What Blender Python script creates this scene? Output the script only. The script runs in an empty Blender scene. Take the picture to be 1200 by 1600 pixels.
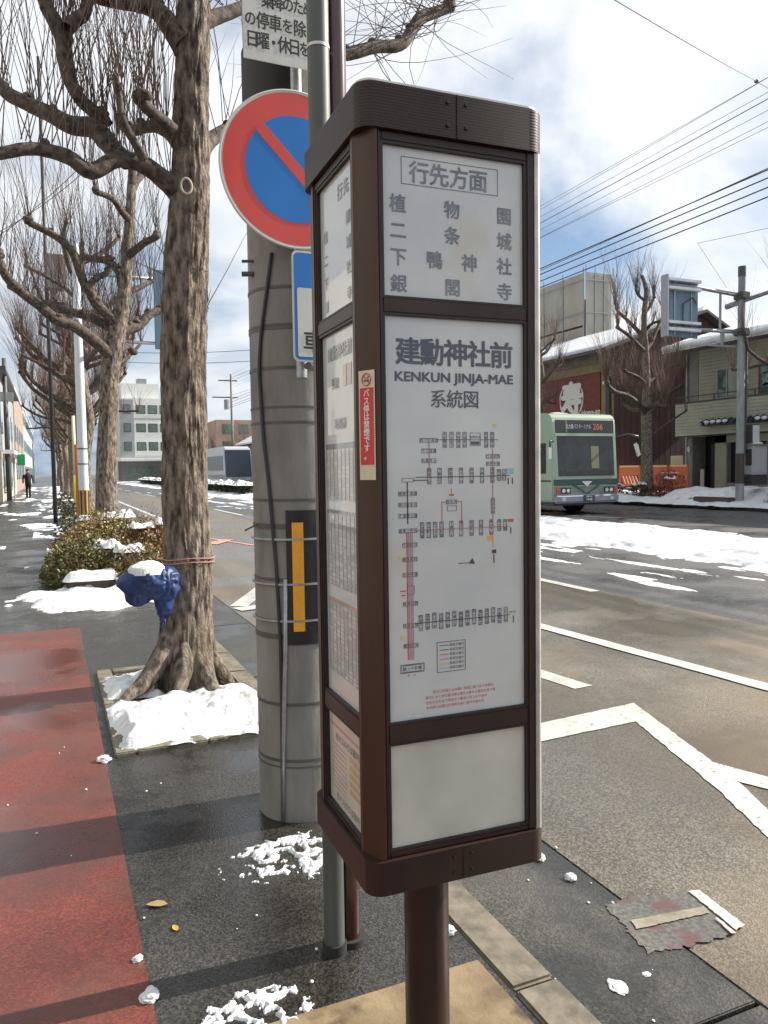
import bpy, bmesh, math, random
import numpy as np
from mathutils import Vector, Matrix
R = math.radians
random.seed(7)
sc = bpy.context.scene
col = sc.collection
# ------------------------------------------------------------------ camera
CAMH = 1.4; YAW = R(23.43); PIT = R(3.2); ROLL = 0.0143
Fv = Vector((math.sin(YAW)*math.cos(PIT), math.cos(YAW)*math.cos(PIT), -math.sin(PIT)))
Rv = Vector((math.cos(YAW), -math.sin(YAW), 0)); Uv = Rv.cross(Fv)
rv = Rv*math.cos(ROLL) - Uv*math.sin(ROLL); uv = Uv*math.cos(ROLL) + Rv*math.sin(ROLL)
cam = bpy.data.objects.new('camera', bpy.data.cameras.new('camera'))
col.objects.link(cam); sc.camera = cam
cam.data.sensor_fit = 'VERTICAL'; cam.data.sensor_height = 24.0; cam.data.lens = 18.0
cam.data.clip_start = 0.05; cam.data.clip_end = 9000
m = Matrix((rv, uv, -Fv)).transposed().to_4x4(); m.translation = (0, 0, CAMH); cam.matrix_world = m
# ------------------------------------------------------------------ sky, sun, exposure
SUN_EL = R(35); SUN_AZ = R(93)      # clockwise from +Y
SUN_STR = 5.0; SKY_STR = 0.07
w = bpy.data.worlds.new('World'); sc.world = w; w.use_nodes = True
nt = w.node_tree; nt.nodes.clear(); N = nt.nodes.new; L = nt.links.new
sky = N('ShaderNodeTexSky'); sky.sky_type = 'NISHITA'; sky.sun_disc = False
sky.sun_elevation = SUN_EL; sky.sun_rotation = SUN_AZ; sky.dust_density = 0.6; sky.ozone_density = 1.6; sky.altitude = 60
tc = N('ShaderNodeTexCoord'); sep = N('ShaderNodeSeparateXYZ'); L(tc.outputs['Generated'], sep.inputs[0])
ad = N('ShaderNodeMath'); ad.operation = 'MAXIMUM'; L(sep.outputs[2], ad.inputs[0]); ad.inputs[1].default_value = 0.0
ad2 = N('ShaderNodeMath'); ad2.operation = 'ADD'; L(ad.outputs[0], ad2.inputs[0]); ad2.inputs[1].default_value = 0.30
dx = N('ShaderNodeMath'); dx.operation = 'DIVIDE'; L(sep.outputs[0], dx.inputs[0]); L(ad2.outputs[0], dx.inputs[1])
dy = N('ShaderNodeMath'); dy.operation = 'DIVIDE'; L(sep.outputs[1], dy.inputs[0]); L(ad2.outputs[0], dy.inputs[1])
cb = N('ShaderNodeCombineXYZ'); L(dx.outputs[0], cb.inputs[0]); L(dy.outputs[0], cb.inputs[1]); cb.inputs[2].default_value = 3.7
def wnoise(scale, detail, rough, dist, off):
    mp = N('ShaderNodeMapping'); mp.inputs['Location'].default_value = off; L(cb.outputs[0], mp.inputs[0])
    n = N('ShaderNodeTexNoise'); n.inputs['Scale'].default_value = scale; n.inputs['Detail'].default_value = detail
    n.inputs['Roughness'].default_value = rough; n.inputs['Distortion'].default_value = dist; L(mp.outputs[0], n.inputs['Vector']); return n
n1 = wnoise(1.35, 8, 0.55, 0.35, (1.3, 0.4, 0))
r1 = N('ShaderNodeValToRGB'); r1.color_ramp.elements[0].position = 0.33; r1.color_ramp.elements[1].position = 0.52
L(n1.outputs[0], r1.inputs[0])
n2 = wnoise(1.9, 6, 0.5, 0.2, (5.1, 2.2, 1.0))
r2 = N('ShaderNodeValToRGB'); e = r2.color_ramp.elements
e[0].position = 0.34; e[0].color = (0.42, 0.465, 0.52, 1); e[1].position = 0.50; e[1].color = (0.57, 0.59, 0.615, 1)
L(n2.outputs[0], r2.inputs[0])
b1 = N('ShaderNodeBackground'); b1.inputs[1].default_value = SKY_STR; L(sky.outputs[0], b1.inputs[0])
# clouds are brighter on the sun's side of the sky
vd = N('ShaderNodeVectorMath'); vd.operation = 'DOT_PRODUCT'; L(tc.outputs['Generated'], vd.inputs[0]); vd.inputs[1].default_value = (math.sin(SUN_AZ)*math.cos(SUN_EL), math.cos(SUN_AZ)*math.cos(SUN_EL), math.sin(SUN_EL))
vr = N('ShaderNodeMapRange'); L(vd.outputs['Value'], vr.inputs[0]); vr.inputs[1].default_value = -0.8; vr.inputs[2].default_value = 0.35; vr.inputs[3].default_value = 0.45; vr.inputs[4].default_value = 1.0
b2 = N('ShaderNodeBackground'); L(vr.outputs[0], b2.inputs[1]); L(r2.outputs[0], b2.inputs[0])
mx = N('ShaderNodeMixShader'); L(r1.outputs[0], mx.inputs[0]); L(b1.outputs[0], mx.inputs[1]); L(b2.outputs[0], mx.inputs[2])
wo = N('ShaderNodeOutputWorld'); L(mx.outputs[0], wo.inputs[0])
sun = bpy.data.objects.new('sun', bpy.data.lights.new('sun', 'SUN')); col.objects.link(sun)
sun.data.energy = SUN_STR; sun.data.angle = R(0.5); sun.data.color = (1.0, 0.93, 0.83)
sd = Vector((math.sin(SUN_AZ)*math.cos(SUN_EL), math.cos(SUN_AZ)*math.cos(SUN_EL), math.sin(SUN_EL)))
sun.rotation_euler = (-sd).to_track_quat('-Z', 'Y').to_euler(); sun.location = (10, 0, 20)
vs = sc.view_settings; vs.view_transform = 'Standard'; vs.look = 'None'; vs.gamma = 1; vs.exposure = 0.85; vs.use_curve_mapping = False

# ------------------------------------------------------------------ helpers
def at(x, y, Y=None, X=None, Z=None):
    d = Fv*1200 + rv*(x-600) + uv*(800-y)
    if Y is not None: t = Y/d.y
    elif X is not None: t = X/d.x
    else: t = (Z-CAMH)/d.z
    return Vector((0, 0, CAMH)) + d*t
# numpy value noise
_rs = np.random.RandomState(3); _T = _rs.rand(65536)
def _h(i, j, k): return _T[(i*7919 + j*104729 + k*1299709) & 65535]
def vn(x, y, z=0.0):
    x, y, z = np.broadcast_arrays(np.asarray(x, float), np.asarray(y, float), np.asarray(z, float))
    i = np.floor(x).astype(np.int64); j = np.floor(y).astype(np.int64); k = np.floor(z).astype(np.int64)
    u = x-i; v = y-j; q = z-k; u = u*u*(3-2*u); v = v*v*(3-2*v); q = q*q*(3-2*q)
    a = 0
    for di in (0, 1):
        for dj in (0, 1):
            for dk in (0, 1):
                a = a + _h(i+di, j+dj, k+dk)*(u if di else 1-u)*(v if dj else 1-v)*(q if dk else 1-q)
    return a
def fbm(x, y, z=0.0, o=4):
    s = 0; a = 0.5
    for q in range(o):
        s = s + a*vn(x*2**q+11.3*q, np.asarray(y)*2**q+5.7*q, np.asarray(z)*2**q); a *= 0.5
    return s/(1-0.5**o)
def meta(o, label=None, cat=None, group=None, kind=None):
    if label: o['label'] = label
    if cat: o['category'] = cat
    if group: o['group'] = group
    if kind: o['kind'] = kind
    return o
def thing(name, label, cat, loc=(0, 0, 0), rz=0.0, group=None):
    o = bpy.data.objects.new(name, None); col.objects.link(o); o.location = loc; o.rotation_euler.z = rz
    o.empty_display_size = 0.2
    return meta(o, label, cat, group)
class MB:
    def __init__(s): s.v = []; s.f = []
    def poly(s, pts): n = len(s.v); s.v += [tuple(p) for p in pts]; s.f.append(tuple(range(n, n+len(pts)))); return s
    def box(s, x0, x1, y0, y1, z0, z1):
        n = len(s.v); s.v += [(x, y, z) for z in (z0, z1) for y in (y0, y1) for x in (x0, x1)]
        s.f += [tuple(n+i for i in q) for q in ((0, 2, 3, 1), (4, 5, 7, 6), (0, 1, 5, 4), (2, 6, 7, 3), (0, 4, 6, 2), (1, 3, 7, 5))]; return s
    def prism(s, pts, z0, z1):          # outline in xy
        n = len(s.v); k = len(pts); s.v += [(p[0], p[1], z0) for p in pts] + [(p[0], p[1], z1) for p in pts]
        s.f.append(tuple(n+i for i in range(k-1, -1, -1))); s.f.append(tuple(n+k+i for i in range(k)))
        for i in range(k): j = (i+1) % k; s.f.append((n+i, n+j, n+k+j, n+k+i))
        return s
    def ext(s, pts, a, b):              # outline of 3d pts from offset a to offset b (vectors)
        a = Vector(a); b = Vector(b); n = len(s.v); k = len(pts)
        s.v += [tuple(Vector(p)+a) for p in pts] + [tuple(Vector(p)+b) for p in pts]
        s.f.append(tuple(n+i for i in range(k-1, -1, -1))); s.f.append(tuple(n+k+i for i in range(k)))
        for i in range(k): j = (i+1) % k; s.f.append((n+i, n+j, n+k+j, n+k+i))
        return s
    def tube(s, pts, rad, n=8, cap=True):
        pts = [Vector(p) for p in pts]; K = len(pts)
        if not hasattr(rad, '__len__'): rad = [rad]*K
        t0 = (pts[1]-pts[0]).normalized(); up = Vector((0, 0, 1)) if abs(t0.z) < 0.9 else Vector((1, 0, 0))
        a = t0.cross(up).normalized(); base = len(s.v)
        for i, p in enumerate(pts):
            t = (pts[min(i+1, K-1)]-pts[max(i-1, 0)]).normalized()
            a = (a - t*a.dot(t)).normalized(); b = t.cross(a)
            for k in range(n):
                w_ = 2*math.pi*k/n; s.v.append(tuple(p + (a*math.cos(w_)+b*math.sin(w_))*rad[i]))
        for i in range(K-1):
            for k in range(n):
                k2 = (k+1) % n; s.f.append((base+i*n+k, base+i*n+k2, base+(i+1)*n+k2, base+(i+1)*n+k))
        if cap:
            s.f.append(tuple(base+k for k in range(n-1, -1, -1))); s.f.append(tuple(base+(K-1)*n+k for k in range(n)))
        return s
    def cyl(s, p0, p1, r0, r1=None, n=24): return s.tube([p0, p1], [r0, r1 if r1 is not None else r0], n)
    def ball(s, c, r, sc_=(1, 1, 1), nu=12, nv=8):
        base = len(s.v)
        for j in range(nv+1):
            ph = math.pi*j/nv
            for i in range(nu):
                th = 2*math.pi*i/nu
                s.v.append((c[0]+r*sc_[0]*math.sin(ph)*math.cos(th), c[1]+r*sc_[1]*math.sin(ph)*math.sin(th), c[2]+r*sc_[2]*math.cos(ph)))
        for j in range(nv):
            for i in range(nu):
                i2 = (i+1) % nu; s.f.append((base+j*nu+i, base+(j+1)*nu+i, base+(j+1)*nu+i2, base+j*nu+i2))
        return s
    def build(s, name, mat, parent=None, org=(0, 0, 0), smooth=False, bevel=0.0, seg=2, auto=None):
        o0 = Vector(org); me = bpy.data.meshes.new(name)
        me.from_pydata([(v[0]-o0.x, v[1]-o0.y, v[2]-o0.z) for v in s.v], [], s.f)
        if bevel:
            bm = bmesh.new(); bm.from_mesh(me)
            bmesh.ops.remove_doubles(bm, verts=bm.verts, dist=1e-5)
            ed = [e_ for e_ in bm.edges if len(e_.link_faces) == 2 and e_.calc_face_angle(0) > 0.5]
            bmesh.ops.bevel(bm, geom=ed, offset=bevel, segments=seg, affect='EDGES', clamp_overlap=True)
            bm.to_mesh(me); bm.free()
        if smooth: me.polygons.foreach_set('use_smooth', [True]*len(me.polygons))
        if auto: me.shade_smooth_by_angle(angle=R(auto)) if hasattr(me, 'shade_smooth_by_angle') else None
        if auto and not hasattr(me, 'shade_smooth_by_angle'): me.polygons.foreach_set('use_smooth', [True]*len(me.polygons)); me.set_sharp_from_angle(angle=R(auto))
        me.materials.append(mat); me.update()
        o = bpy.data.objects.new(name, me); col.objects.link(o)
        if parent: o.parent = parent
        else: o.location = o0
        return o
def catmull(P, n):
    P = [Vector(p) for p in P]; o = []
    for i in range(len(P)-1):
        a, b, c, d = P[max(i-1, 0)], P[i], P[i+1], P[min(i+2, len(P)-1)]
        for k in range(n):
            t_ = k/n; o.append(0.5*((2*b)+(c-a)*t_+(2*a-5*b+4*c-d)*t_*t_+(3*b-a-3*c+d)*t_**3))
    o.append(P[-1]); return o
def copy_tree(o, parent=None):
    c = o.copy(); col.objects.link(c)
    if parent: c.parent = parent
    for ch in o.children: copy_tree(ch, c)
    return c
def np_mesh(name, V, Fc, mat, parent=None, smooth=True):
    me = bpy.data.meshes.new(name); me.from_pydata(V.tolist() if hasattr(V, 'tolist') else V, [], Fc.tolist() if hasattr(Fc, 'tolist') else Fc)
    if smooth: me.polygons.foreach_set('use_smooth', [True]*len(me.polygons))
    me.materials.append(mat); me.update(); o = bpy.data.objects.new(name, me); col.objects.link(o)
    if parent: o.parent = parent
    return o
_tc = {}
def text_geo(s_, weight=0.0):
    k = (s_, weight)
    if k not in _tc:
        cu = bpy.data.curves.new('t', 'FONT'); cu.body = s_; cu.align_x = 'CENTER'; cu.size = 1; cu.resolution_u = 3; cu.offset = weight
        o = bpy.data.objects.new('t', cu); col.objects.link(o)
        dg = bpy.context.evaluated_depsgraph_get(); me = bpy.data.meshes.new_from_object(o.evaluated_get(dg))
        _tc[k] = ([tuple(v.co) for v in me.vertices], [tuple(p.vertices) for p in me.polygons])
        bpy.data.objects.remove(o); bpy.data.meshes.remove(me); bpy.data.curves.remove(cu)
    return _tc[k]
def add_text(mb, s_, c, size, right, up, weight=0.0, width=None, sx=1.0):
    V, Fc = text_geo(s_, 0.0); right = Vector(right); up = Vector(up); c = Vector(c)
    if weight:          # heavier strokes: the same glyphs printed again a hair apart, each a touch higher
        nrm = right.cross(up); wv = weight*size
        for k_, (a_, b_) in enumerate(((-1, -.6), (1, .6), (-1, .6), (1, -.6), (0, 1), (0, -1), (1.2, 0), (-1.2, 0))):
            add_text(mb, s_, c+right*wv*a_+up*wv*b_+nrm*0.00004*(k_+1), size, right, up, 0.0, width, sx)
    if not V: return
    if width: xs = [v[0] for v in V]; sx = width/((max(xs)-min(xs))*size); cx = (max(xs)+min(xs))/2
    else: cx = 0
    n = len(mb.v); mb.v += [tuple(c + right*((v[0]-cx)*size*sx) + up*((v[1]-0.37)*size)) for v in V]; mb.f += [tuple(n+i for i in f) for f in Fc]

# ------------------------------------------------------------------ materials
MATS = {}
def mat(name, c=(0.5, 0.5, 0.5), rough=0.6, metal=0.0, coat=0.0, c2=None, scale=5.0, detail=6, bump=0.0, bscale=None, rough2=None, rscale=None, p=(0.35, 0.65), stretch=None, spec=0.5, island=0.0, trans=0.0, alpha=1.0, c3=None, sc3=1.0, p3=(0.5, 0.6), coatr=0.05):
    m_ = bpy.data.materials.new(name); MATS[name] = m_; m_.use_nodes = True; t = m_.node_tree; b = t.nodes['Principled BSDF']; N = t.nodes.new; L = t.links.new
    b.inputs['Base Color'].default_value = (*c, 1); b.inputs['Roughness'].default_value = rough; b.inputs['Metallic'].default_value = metal
    b.inputs['Coat Weight'].default_value = coat; b.inputs['Coat Roughness'].default_value = coatr; b.inputs['Specular IOR Level'].default_value = spec
    b.inputs['Transmission Weight'].default_value = trans
    g = N('ShaderNodeNewGeometry'); tc = N('ShaderNodeTexCoord'); vec = tc.outputs['Object']
    if stretch:
        mp = N('ShaderNodeMapping'); mp.inputs['Scale'].default_value = stretch; L(vec, mp.inputs[0]); vec = mp.outputs[0]
    def noise(s_, d=detail, r_=0.55):
        n = N('ShaderNodeTexNoise'); n.inputs['Scale'].default_value = s_; n.inputs['Detail'].default_value = d; n.inputs['Roughness'].default_value = r_; L(vec, n.inputs['Vector']); return n
    def ramp(src, a, b_, pa, pb):
        r_ = N('ShaderNodeValToRGB'); r_.color_ramp.elements[0].position = pa; r_.color_ramp.elements[1].position = pb
        r_.color_ramp.elements[0].color = (*a, 1); r_.color_ramp.elements[1].color = (*b_, 1); L(src, r_.inputs[0]); return r_
    last = None
    if c2: last = ramp(noise(scale).outputs[0], c, c2, *p).outputs[0]
    if c3:
        fac = ramp(noise(sc3).outputs[0], (0, 0, 0), (1, 1, 1), *p3)
        mx = N('ShaderNodeMix'); mx.data_type = 'RGBA'; L(fac.outputs[0], mx.inputs[0])
        if last: L(last, mx.inputs[6])
        else: mx.inputs[6].default_value = (*c, 1)
        mx.inputs[7].default_value = (*c3, 1); last = mx.outputs[2]
    if island:
        hs = N('ShaderNodeHueSaturation'); ma = N('ShaderNodeMapRange'); L(g.outputs['Random Per Island'], ma.inputs[0]); ma.inputs[3].default_value = 1-island; ma.inputs[4].default_value = 1+island
        L(ma.outputs[0], hs.inputs['Value'])
        if last: L(last, hs.inputs['Color'])
        else: hs.inputs['Color'].default_value = (*c, 1)
        last = hs.outputs[0]
    if last: L(last, b.inputs['Base Color'])
    if rough2 is not None:
        rr = ramp(noise(rscale or scale).outputs[0], (rough,)*3, (rough2,)*3, 0.42, 0.6); L(rr.outputs[0], b.inputs['Roughness'])
    if bump:
        bp = N('ShaderNodeBump'); bp.inputs['Strength'].default_value = 1.0; bp.inputs['Distance'].default_value = bump
        L(noise(bscale or scale*4, 5, 0.65).outputs[0], bp.inputs['Height']); L(bp.outputs[0], b.inputs['Normal'])
        m_['b'] = 1
    if alpha < 1: b.inputs['Alpha'].default_value = alpha
    return m_
def aggregate(name, c, c2, wet=(0.12, 0.6), wscale=0.9, grain=160, wp=(0.42, 0.58), tint=None, tscale=0.8, bump=0.0016, wdark=0.6):
    """wet asphalt: speckled stones, large damp patches that are darker and glossier"""
    m_ = bpy.data.materials.new(name); MATS[name] = m_; m_.use_nodes = True; t = m_.node_tree; b = t.nodes['Principled BSDF']; N = t.nodes.new; L = t.links.new
    tc = N('ShaderNodeTexCoord'); v = tc.outputs['Object']
    vo = N('ShaderNodeTexVoronoi'); vo.inputs['Scale'].default_value = grain; L(v, vo.inputs['Vector'])
    sp = N('ShaderNodeSeparateColor'); L(vo.outputs['Color'], sp.inputs[0])
    r1 = N('ShaderNodeValToRGB'); e = r1.color_ramp.elements; e[0].color = (*c, 1); e[0].position = 0.25; e[1].color = (*c2, 1); e[1].position = 0.95; L(sp.outputs[0], r1.inputs[0])
    n = N('ShaderNodeTexNoise'); n.inputs['Scale'].default_value = wscale; n.inputs['Detail'].default_value = 7; n.inputs['Roughness'].default_value = 0.6; L(v, n.inputs['Vector'])
    wr = N('ShaderNodeValToRGB'); wr.color_ramp.elements[0].position = wp[0]; wr.color_ramp.elements[1].position = wp[1]; L(n.outputs[0], wr.inputs[0])   # 0 wet .. 1 dry
    mc = N('ShaderNodeMapRange'); L(wr.outputs[0], mc.inputs[0]); mc.inputs[3].default_value = wdark; mc.inputs[4].default_value = 1.0
    last = r1.outputs[0]
    if tint:
        n3 = N('ShaderNodeTexNoise'); n3.inputs['Scale'].default_value = tscale; n3.inputs['Detail'].default_value = 8; n3.inputs['Roughness'].default_value = 0.65; L(v, n3.inputs['Vector'])
        r3 = N('ShaderNodeValToRGB'); r3.color_ramp.elements[0].position = 0.42; r3.color_ramp.elements[1].position = 0.68; L(n3.outputs[0], r3.inputs[0])
        mx = N('ShaderNodeMix'); mx.data_type = 'RGBA'; L(r3.outputs[0], mx.inputs[0]); L(last, mx.inputs[6]); mx.inputs[7].default_value = (*tint, 1); last = mx.outputs[2]
    hs = N('ShaderNodeHueSaturation'); L(last, hs.inputs['Color']); L(mc.outputs[0], hs.inputs['Value']); L(hs.outputs[0], b.inputs['Base Color'])
    mr = N('ShaderNodeMapRange'); L(wr.outputs[0], mr.inputs[0]); mr.inputs[3].default_value = wet[0]; mr.inputs[4].default_value = wet[1]; L(mr.outputs[0], b.inputs['Roughness'])
    bp = N('ShaderNodeBump'); bp.inputs['Distance'].default_value = bump; L(vo.outputs['Distance'], bp.inputs['Height'])
    ms = N('ShaderNodeMapRange'); L(wr.outputs[0], ms.inputs[0]); ms.inputs[3].default_value = 0.35; ms.inputs[4].default_value = 1.0; L(ms.outputs[0], bp.inputs['Strength'])
    L(bp.outputs[0], b.inputs['Normal'])
    return m_
asph_walk = aggregate('wet_dark_asphalt', (0.020, 0.019, 0.017), (0.068, 0.064, 0.053), wet=(0.16, 0.5), wscale=1.3, grain=170)
asph_red = aggregate('wet_red_asphalt', (0.125, 0.032, 0.022), (0.21, 0.054, 0.037), wet=(0.10, 0.55), wscale=0.9, grain=170, tint=(0.10, 0.045, 0.035), tscale=2.2, bump=0.0009, wdark=0.7)
asph_road = aggregate('road_asphalt', (0.040, 0.040, 0.041), (0.15, 0.145, 0.14), wet=(0.25, 0.7), wscale=0.6, grain=110, bump=0.002, wdark=0.75)
asph_tan = aggregate('tan_road_surface', (0.095, 0.084, 0.066), (0.235, 0.21, 0.165), wet=(0.22, 0.7), wscale=0.45, grain=150, tint=(0.15, 0.112, 0.07), tscale=0.55, bump=0.0012, wdark=0.7)
gutter_m = aggregate('damp_gutter_concrete', (0.045, 0.042, 0.034), (0.125, 0.115, 0.09), wet=(0.28, 0.65), wscale=1.6, grain=150, tint=(0.055, 0.055, 0.052), tscale=2.2, bump=0.0012, wdark=0.5)
kerb_m = mat('weathered_kerb_concrete', (0.11, 0.095, 0.07), 0.7, c2=(0.22, 0.195, 0.145), scale=14, bump=0.002, bscale=60, c3=(0.06, 0.05, 0.04), sc3=5.0, p3=(0.55, 0.72))
slab_m = mat('tan_concrete_slab', (0.14, 0.095, 0.05), 0.6, c2=(0.25, 0.185, 0.105), scale=7, bump=0.002, bscale=80, c3=(0.07, 0.045, 0.025), sc3=6, p3=(0.56, 0.68))
joint_m = mat('dark_joint', (0.02, 0.02, 0.018), 0.8)
soil_m = mat('wet_soil', (0.035, 0.025, 0.017), 0.7, c2=(0.09, 0.07, 0.045), scale=18, bump=0.02, bscale=22)
ground_m = mat('far_ground', (0.10, 0.10, 0.09), 0.8, c2=(0.2, 0.2, 0.19), scale=0.05)
paint_m = mat('road_paint', (0.42, 0.42, 0.385), 0.5, c2=(0.58, 0.58, 0.54), scale=4, bump=0.0015, bscale=120, c3=(0.20, 0.19, 0.165), sc3=30, p3=(0.60, 0.70))
orange_paint = mat('orange_road_paint', (0.62, 0.20, 0.12), 0.6, c2=(0.75, 0.35, 0.25), scale=6)
snow_m = mat('snow', (0.64, 0.66, 0.69), 0.5, bump=0.014, bscale=38, c2=(0.78, 0.79, 0.80), scale=6)
pit_snow_m = mat('melting_snow', (0.56, 0.58, 0.61), 0.35, bump=0.006, bscale=90, c2=(0.78, 0.79, 0.80), scale=9, c3=(0.30, 0.26, 0.21), sc3=7, p3=(0.60, 0.74))
slush_m = mat('dirty_snow', (0.55, 0.55, 0.54), 0.5, bump=0.01, bscale=40, c2=(0.85, 0.86, 0.87), scale=7)
snow_m.node_tree.nodes['Principled BSDF'].inputs['Subsurface Weight'].default_value = 0.0

# ------------------------------------------------------------------ ground, road, pavement
def sheet(name, pts, z, m_, kind='structure', parent=None, sub=None):
    o = MB().poly([(p[0], p[1], z) for p in pts]).build(name, m_, parent)
    if not parent: meta(o, kind=kind)
    return o
rect = lambda x0, x1, y0, y1: [(x0, y0), (x1, y0), (x1, y1), (x0, y1)]
sheet('ground', rect(-3000, 3000, -3000, 3000), -0.30, ground_m)
def slabbox(name, x0, x1, y0, y1, z0, z1, m_): return meta(MB().box(x0, x1, y0, y1, z0, z1).build(name, m_), kind='structure')
slabbox('road', 1.78, 20.8, -30, 420, -0.26, -0.12, asph_road)
slabbox('pavement', -4.0, 1.082, -30, 420, -0.26, 0.0, asph_walk)
slabbox('far_pavement', 20.95, 34, -30, 420, -0.26, 0.0, gutter_m)
sheet('bus_bay', [(1.785, -30), (6.08, -30), (6.08, 60), (1.785, 60)], -0.116, asph_tan)
sheet('red_path', rect(-4.0, 0.2, -30, 7.44), 0.004, asph_red)
# gutter slabs and kerb stones one by one
kerb = meta(bpy.data.objects.new('kerb', None), kind='structure'); col.objects.link(kerb)
st0 = MB().box(0, 0.135, 0.004, 0.593, -0.24, 0.004).build('kerb_stone', kerb_m, kerb, bevel=0.008)
st0.location = (1.09, -4.31, 0)
for i in range(1, 140):
    c = st0.copy(); col.objects.link(c); c.parent = kerb; c.location = (1.09+random.uniform(-.002, .002), -4.31+0.6*i, random.uniform(-.003, .001))
far = st0.copy(); fs = far
for i in range(0, 150):
    c = st0.copy(); col.objects.link(c); c.parent = kerb; c.location = (20.805, -4.0+0.6*i, 0)
bpy.data.objects.remove(far)
gut = meta(bpy.data.objects.new('gutter', None), kind='structure'); col.objects.link(gut)
gv = MB().prism([(1.231, 0.005), (1.775, 0.005), (1.775, 1.99), (1.231, 1.99)], -0.26, -0.113)
g0 = gv.build('gutter_slab', gutter_m, gut, bevel=0.004); g0.location = (0, -4.5, 0)
for i in range(1, 40):
    c = g0.copy(); col.objects.link(c); c.parent = gut; c.location = (0, -4.5+2.0*i, 0)
meta(MB().box(1.07, 1.092, -30, 90, -0.2, -0.004).build('kerb_joint', joint_m), kind='structure')
# foundation slab of the stop, tree pit surround
meta(MB().box(0.42, 1.066, 0.95, 1.835, -0.1, 0.008).build('foundation_slab', slab_m, bevel=0.004), kind='structure')
sheet('tree_pit', rect(0.36, 1.06, 4.03, 5.64), 0.006, soil_m)
edg = meta(bpy.data.objects.new('tree_pit_edging', None), kind='structure'); col.objects.link(edg)
for a in ((0.245, 0.345, 3.93, 4.80), (0.245, 0.345, 4.81, 5.68), (0.35, 0.70, 3.93, 4.03), (0.706, 1.066, 3.93, 4.03), (0.35, 1.066, 5.58, 5.68)):
    MB().box(a[0], a[1], a[2], a[3], -0.1, 0.022).build('edging_stone', kerb_m, edg, bevel=0.006)
# markings
def line_poly(name, pts, m_=paint_m, z=-0.112):
    q = []; rj = random.Random(len(pts)*7+int(abs(pts[0][0])*100)); step = .035 if min(p[1] for p in pts) < 7 else .6
    for i in range(len(pts)):
        a = Vector((pts[i][0], pts[i][1])); b = Vector((pts[(i+1) % len(pts)][0], pts[(i+1) % len(pts)][1])); n = min(max(1, int((b-a).length/step)), 160)
        for k in range(n): c = a.lerp(b, k/n); q.append((c.x+rj.uniform(-.004, .004)*(k > 0), c.y+rj.uniform(-.004, .004)*(k > 0), z))
    return meta(MB().poly(q).build(name, m_), kind='structure')
gp2 = lambda L_: [tuple(at(x, y, Z=-.112).xy) for x, y in L_]
line_poly('zigzag_marking', gp2([(780, 1144), (845, 1130), (990, 1098), (1119, 1194), (1158, 1225), (1200, 1264), (1500, 1530), (1440, 1530), (1191, 1300), (1119, 1231), (993, 1127), (845, 1158), (780, 1172)]))
line_poly('zigzag_marking', gp2([(1100, 1188), (1119, 1192), (1200, 1214), (1500, 1292), (1500, 1318), (1200, 1233), (1160, 1223), (1120, 1212)]), z=-0.1112)
line_poly('lane_line', gp2([(700, 1004), (845, 1046), (926, 1071), (898, 1076), (845, 1059), (700, 1014)]))
line_poly('lane_line', [(4.60, 0.0), (4.75, 0.0), (3.86, 12.0), (3.70, 12.0)], z=-0.108)
line_poly('lane_line', rect(5.93, 6.07, 7.45, 13.0))
for i in range(12): line_poly('lane_line', rect(5.93, 6.07, 18+8.0*i, 23+8.0*i))
for i in range(10): line_poly('lane_line', rect(8.9, 9.05, 22+10.0*i, 28+10.0*i))
line_poly('lane_line', rect(3.2, 3.34, 21, 60))
line_poly('zigzag_marking', [(1.80, 8.55), (1.98, 8.45), (2.75, 10.0), (2.55, 10.1)])
line_poly('zigzag_marking', [(1.80, 8.40), (1.85, 8.18), (3.0, 8.4), (3.0, 8.62)], z=-0.108)
def stroke(p, q, w_): 
    p = Vector(p); q = Vector(q); d = (q-p).normalized(); n = Vector((-d.y, d.x))*w_/2; return [p+n, p-n, q-n, q+n]
line_poly('survey_marking', stroke((3.0, 18.6), (3.85, 14.9), 0.07), orange_paint, -0.108)
line_poly('survey_marking', stroke((3.0, 16.0), (3.55, 16.9), 0.3), orange_paint, -0.104)
line_poly('survey_marking', stroke((2.6, 17.6), (2.9, 18.4), 0.25), orange_paint, -0.104)

# ------------------------------------------------------------------ snow
def snow(name, x0, x1, y0, y1, z, hf, nx, ny, m_=snow_m, thr=0.0, kind='stuff'):
    xs = np.linspace(x0, x1, nx+1); ys = np.linspace(y0, y1, ny+1); X, Y = np.meshgrid(xs, ys)
    H = hf(X, Y); keep = H > thr; V = np.stack([X, Y, z+np.where(keep, H, -0.004)], -1).reshape(-1, 3)
    kc = keep[:-1, :-1] | keep[1:, :-1] | keep[:-1, 1:] | keep[1:, 1:]
    J, I = np.nonzero(kc); a = J*(nx+1)+I; F4 = np.stack([a, a+1, a+nx+2, a+nx+1], -1)
    used = np.unique(F4); mp = np.full(len(V), -1); mp[used] = np.arange(len(used))
    return meta(np_mesh(name, V[used], mp[F4], m_), kind=kind)
def blob(X, Y, cx, cy, rx, ry, pw=2): return 1-(np.abs((X-cx)/rx)**pw+np.abs((Y-cy)/ry)**pw)
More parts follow.
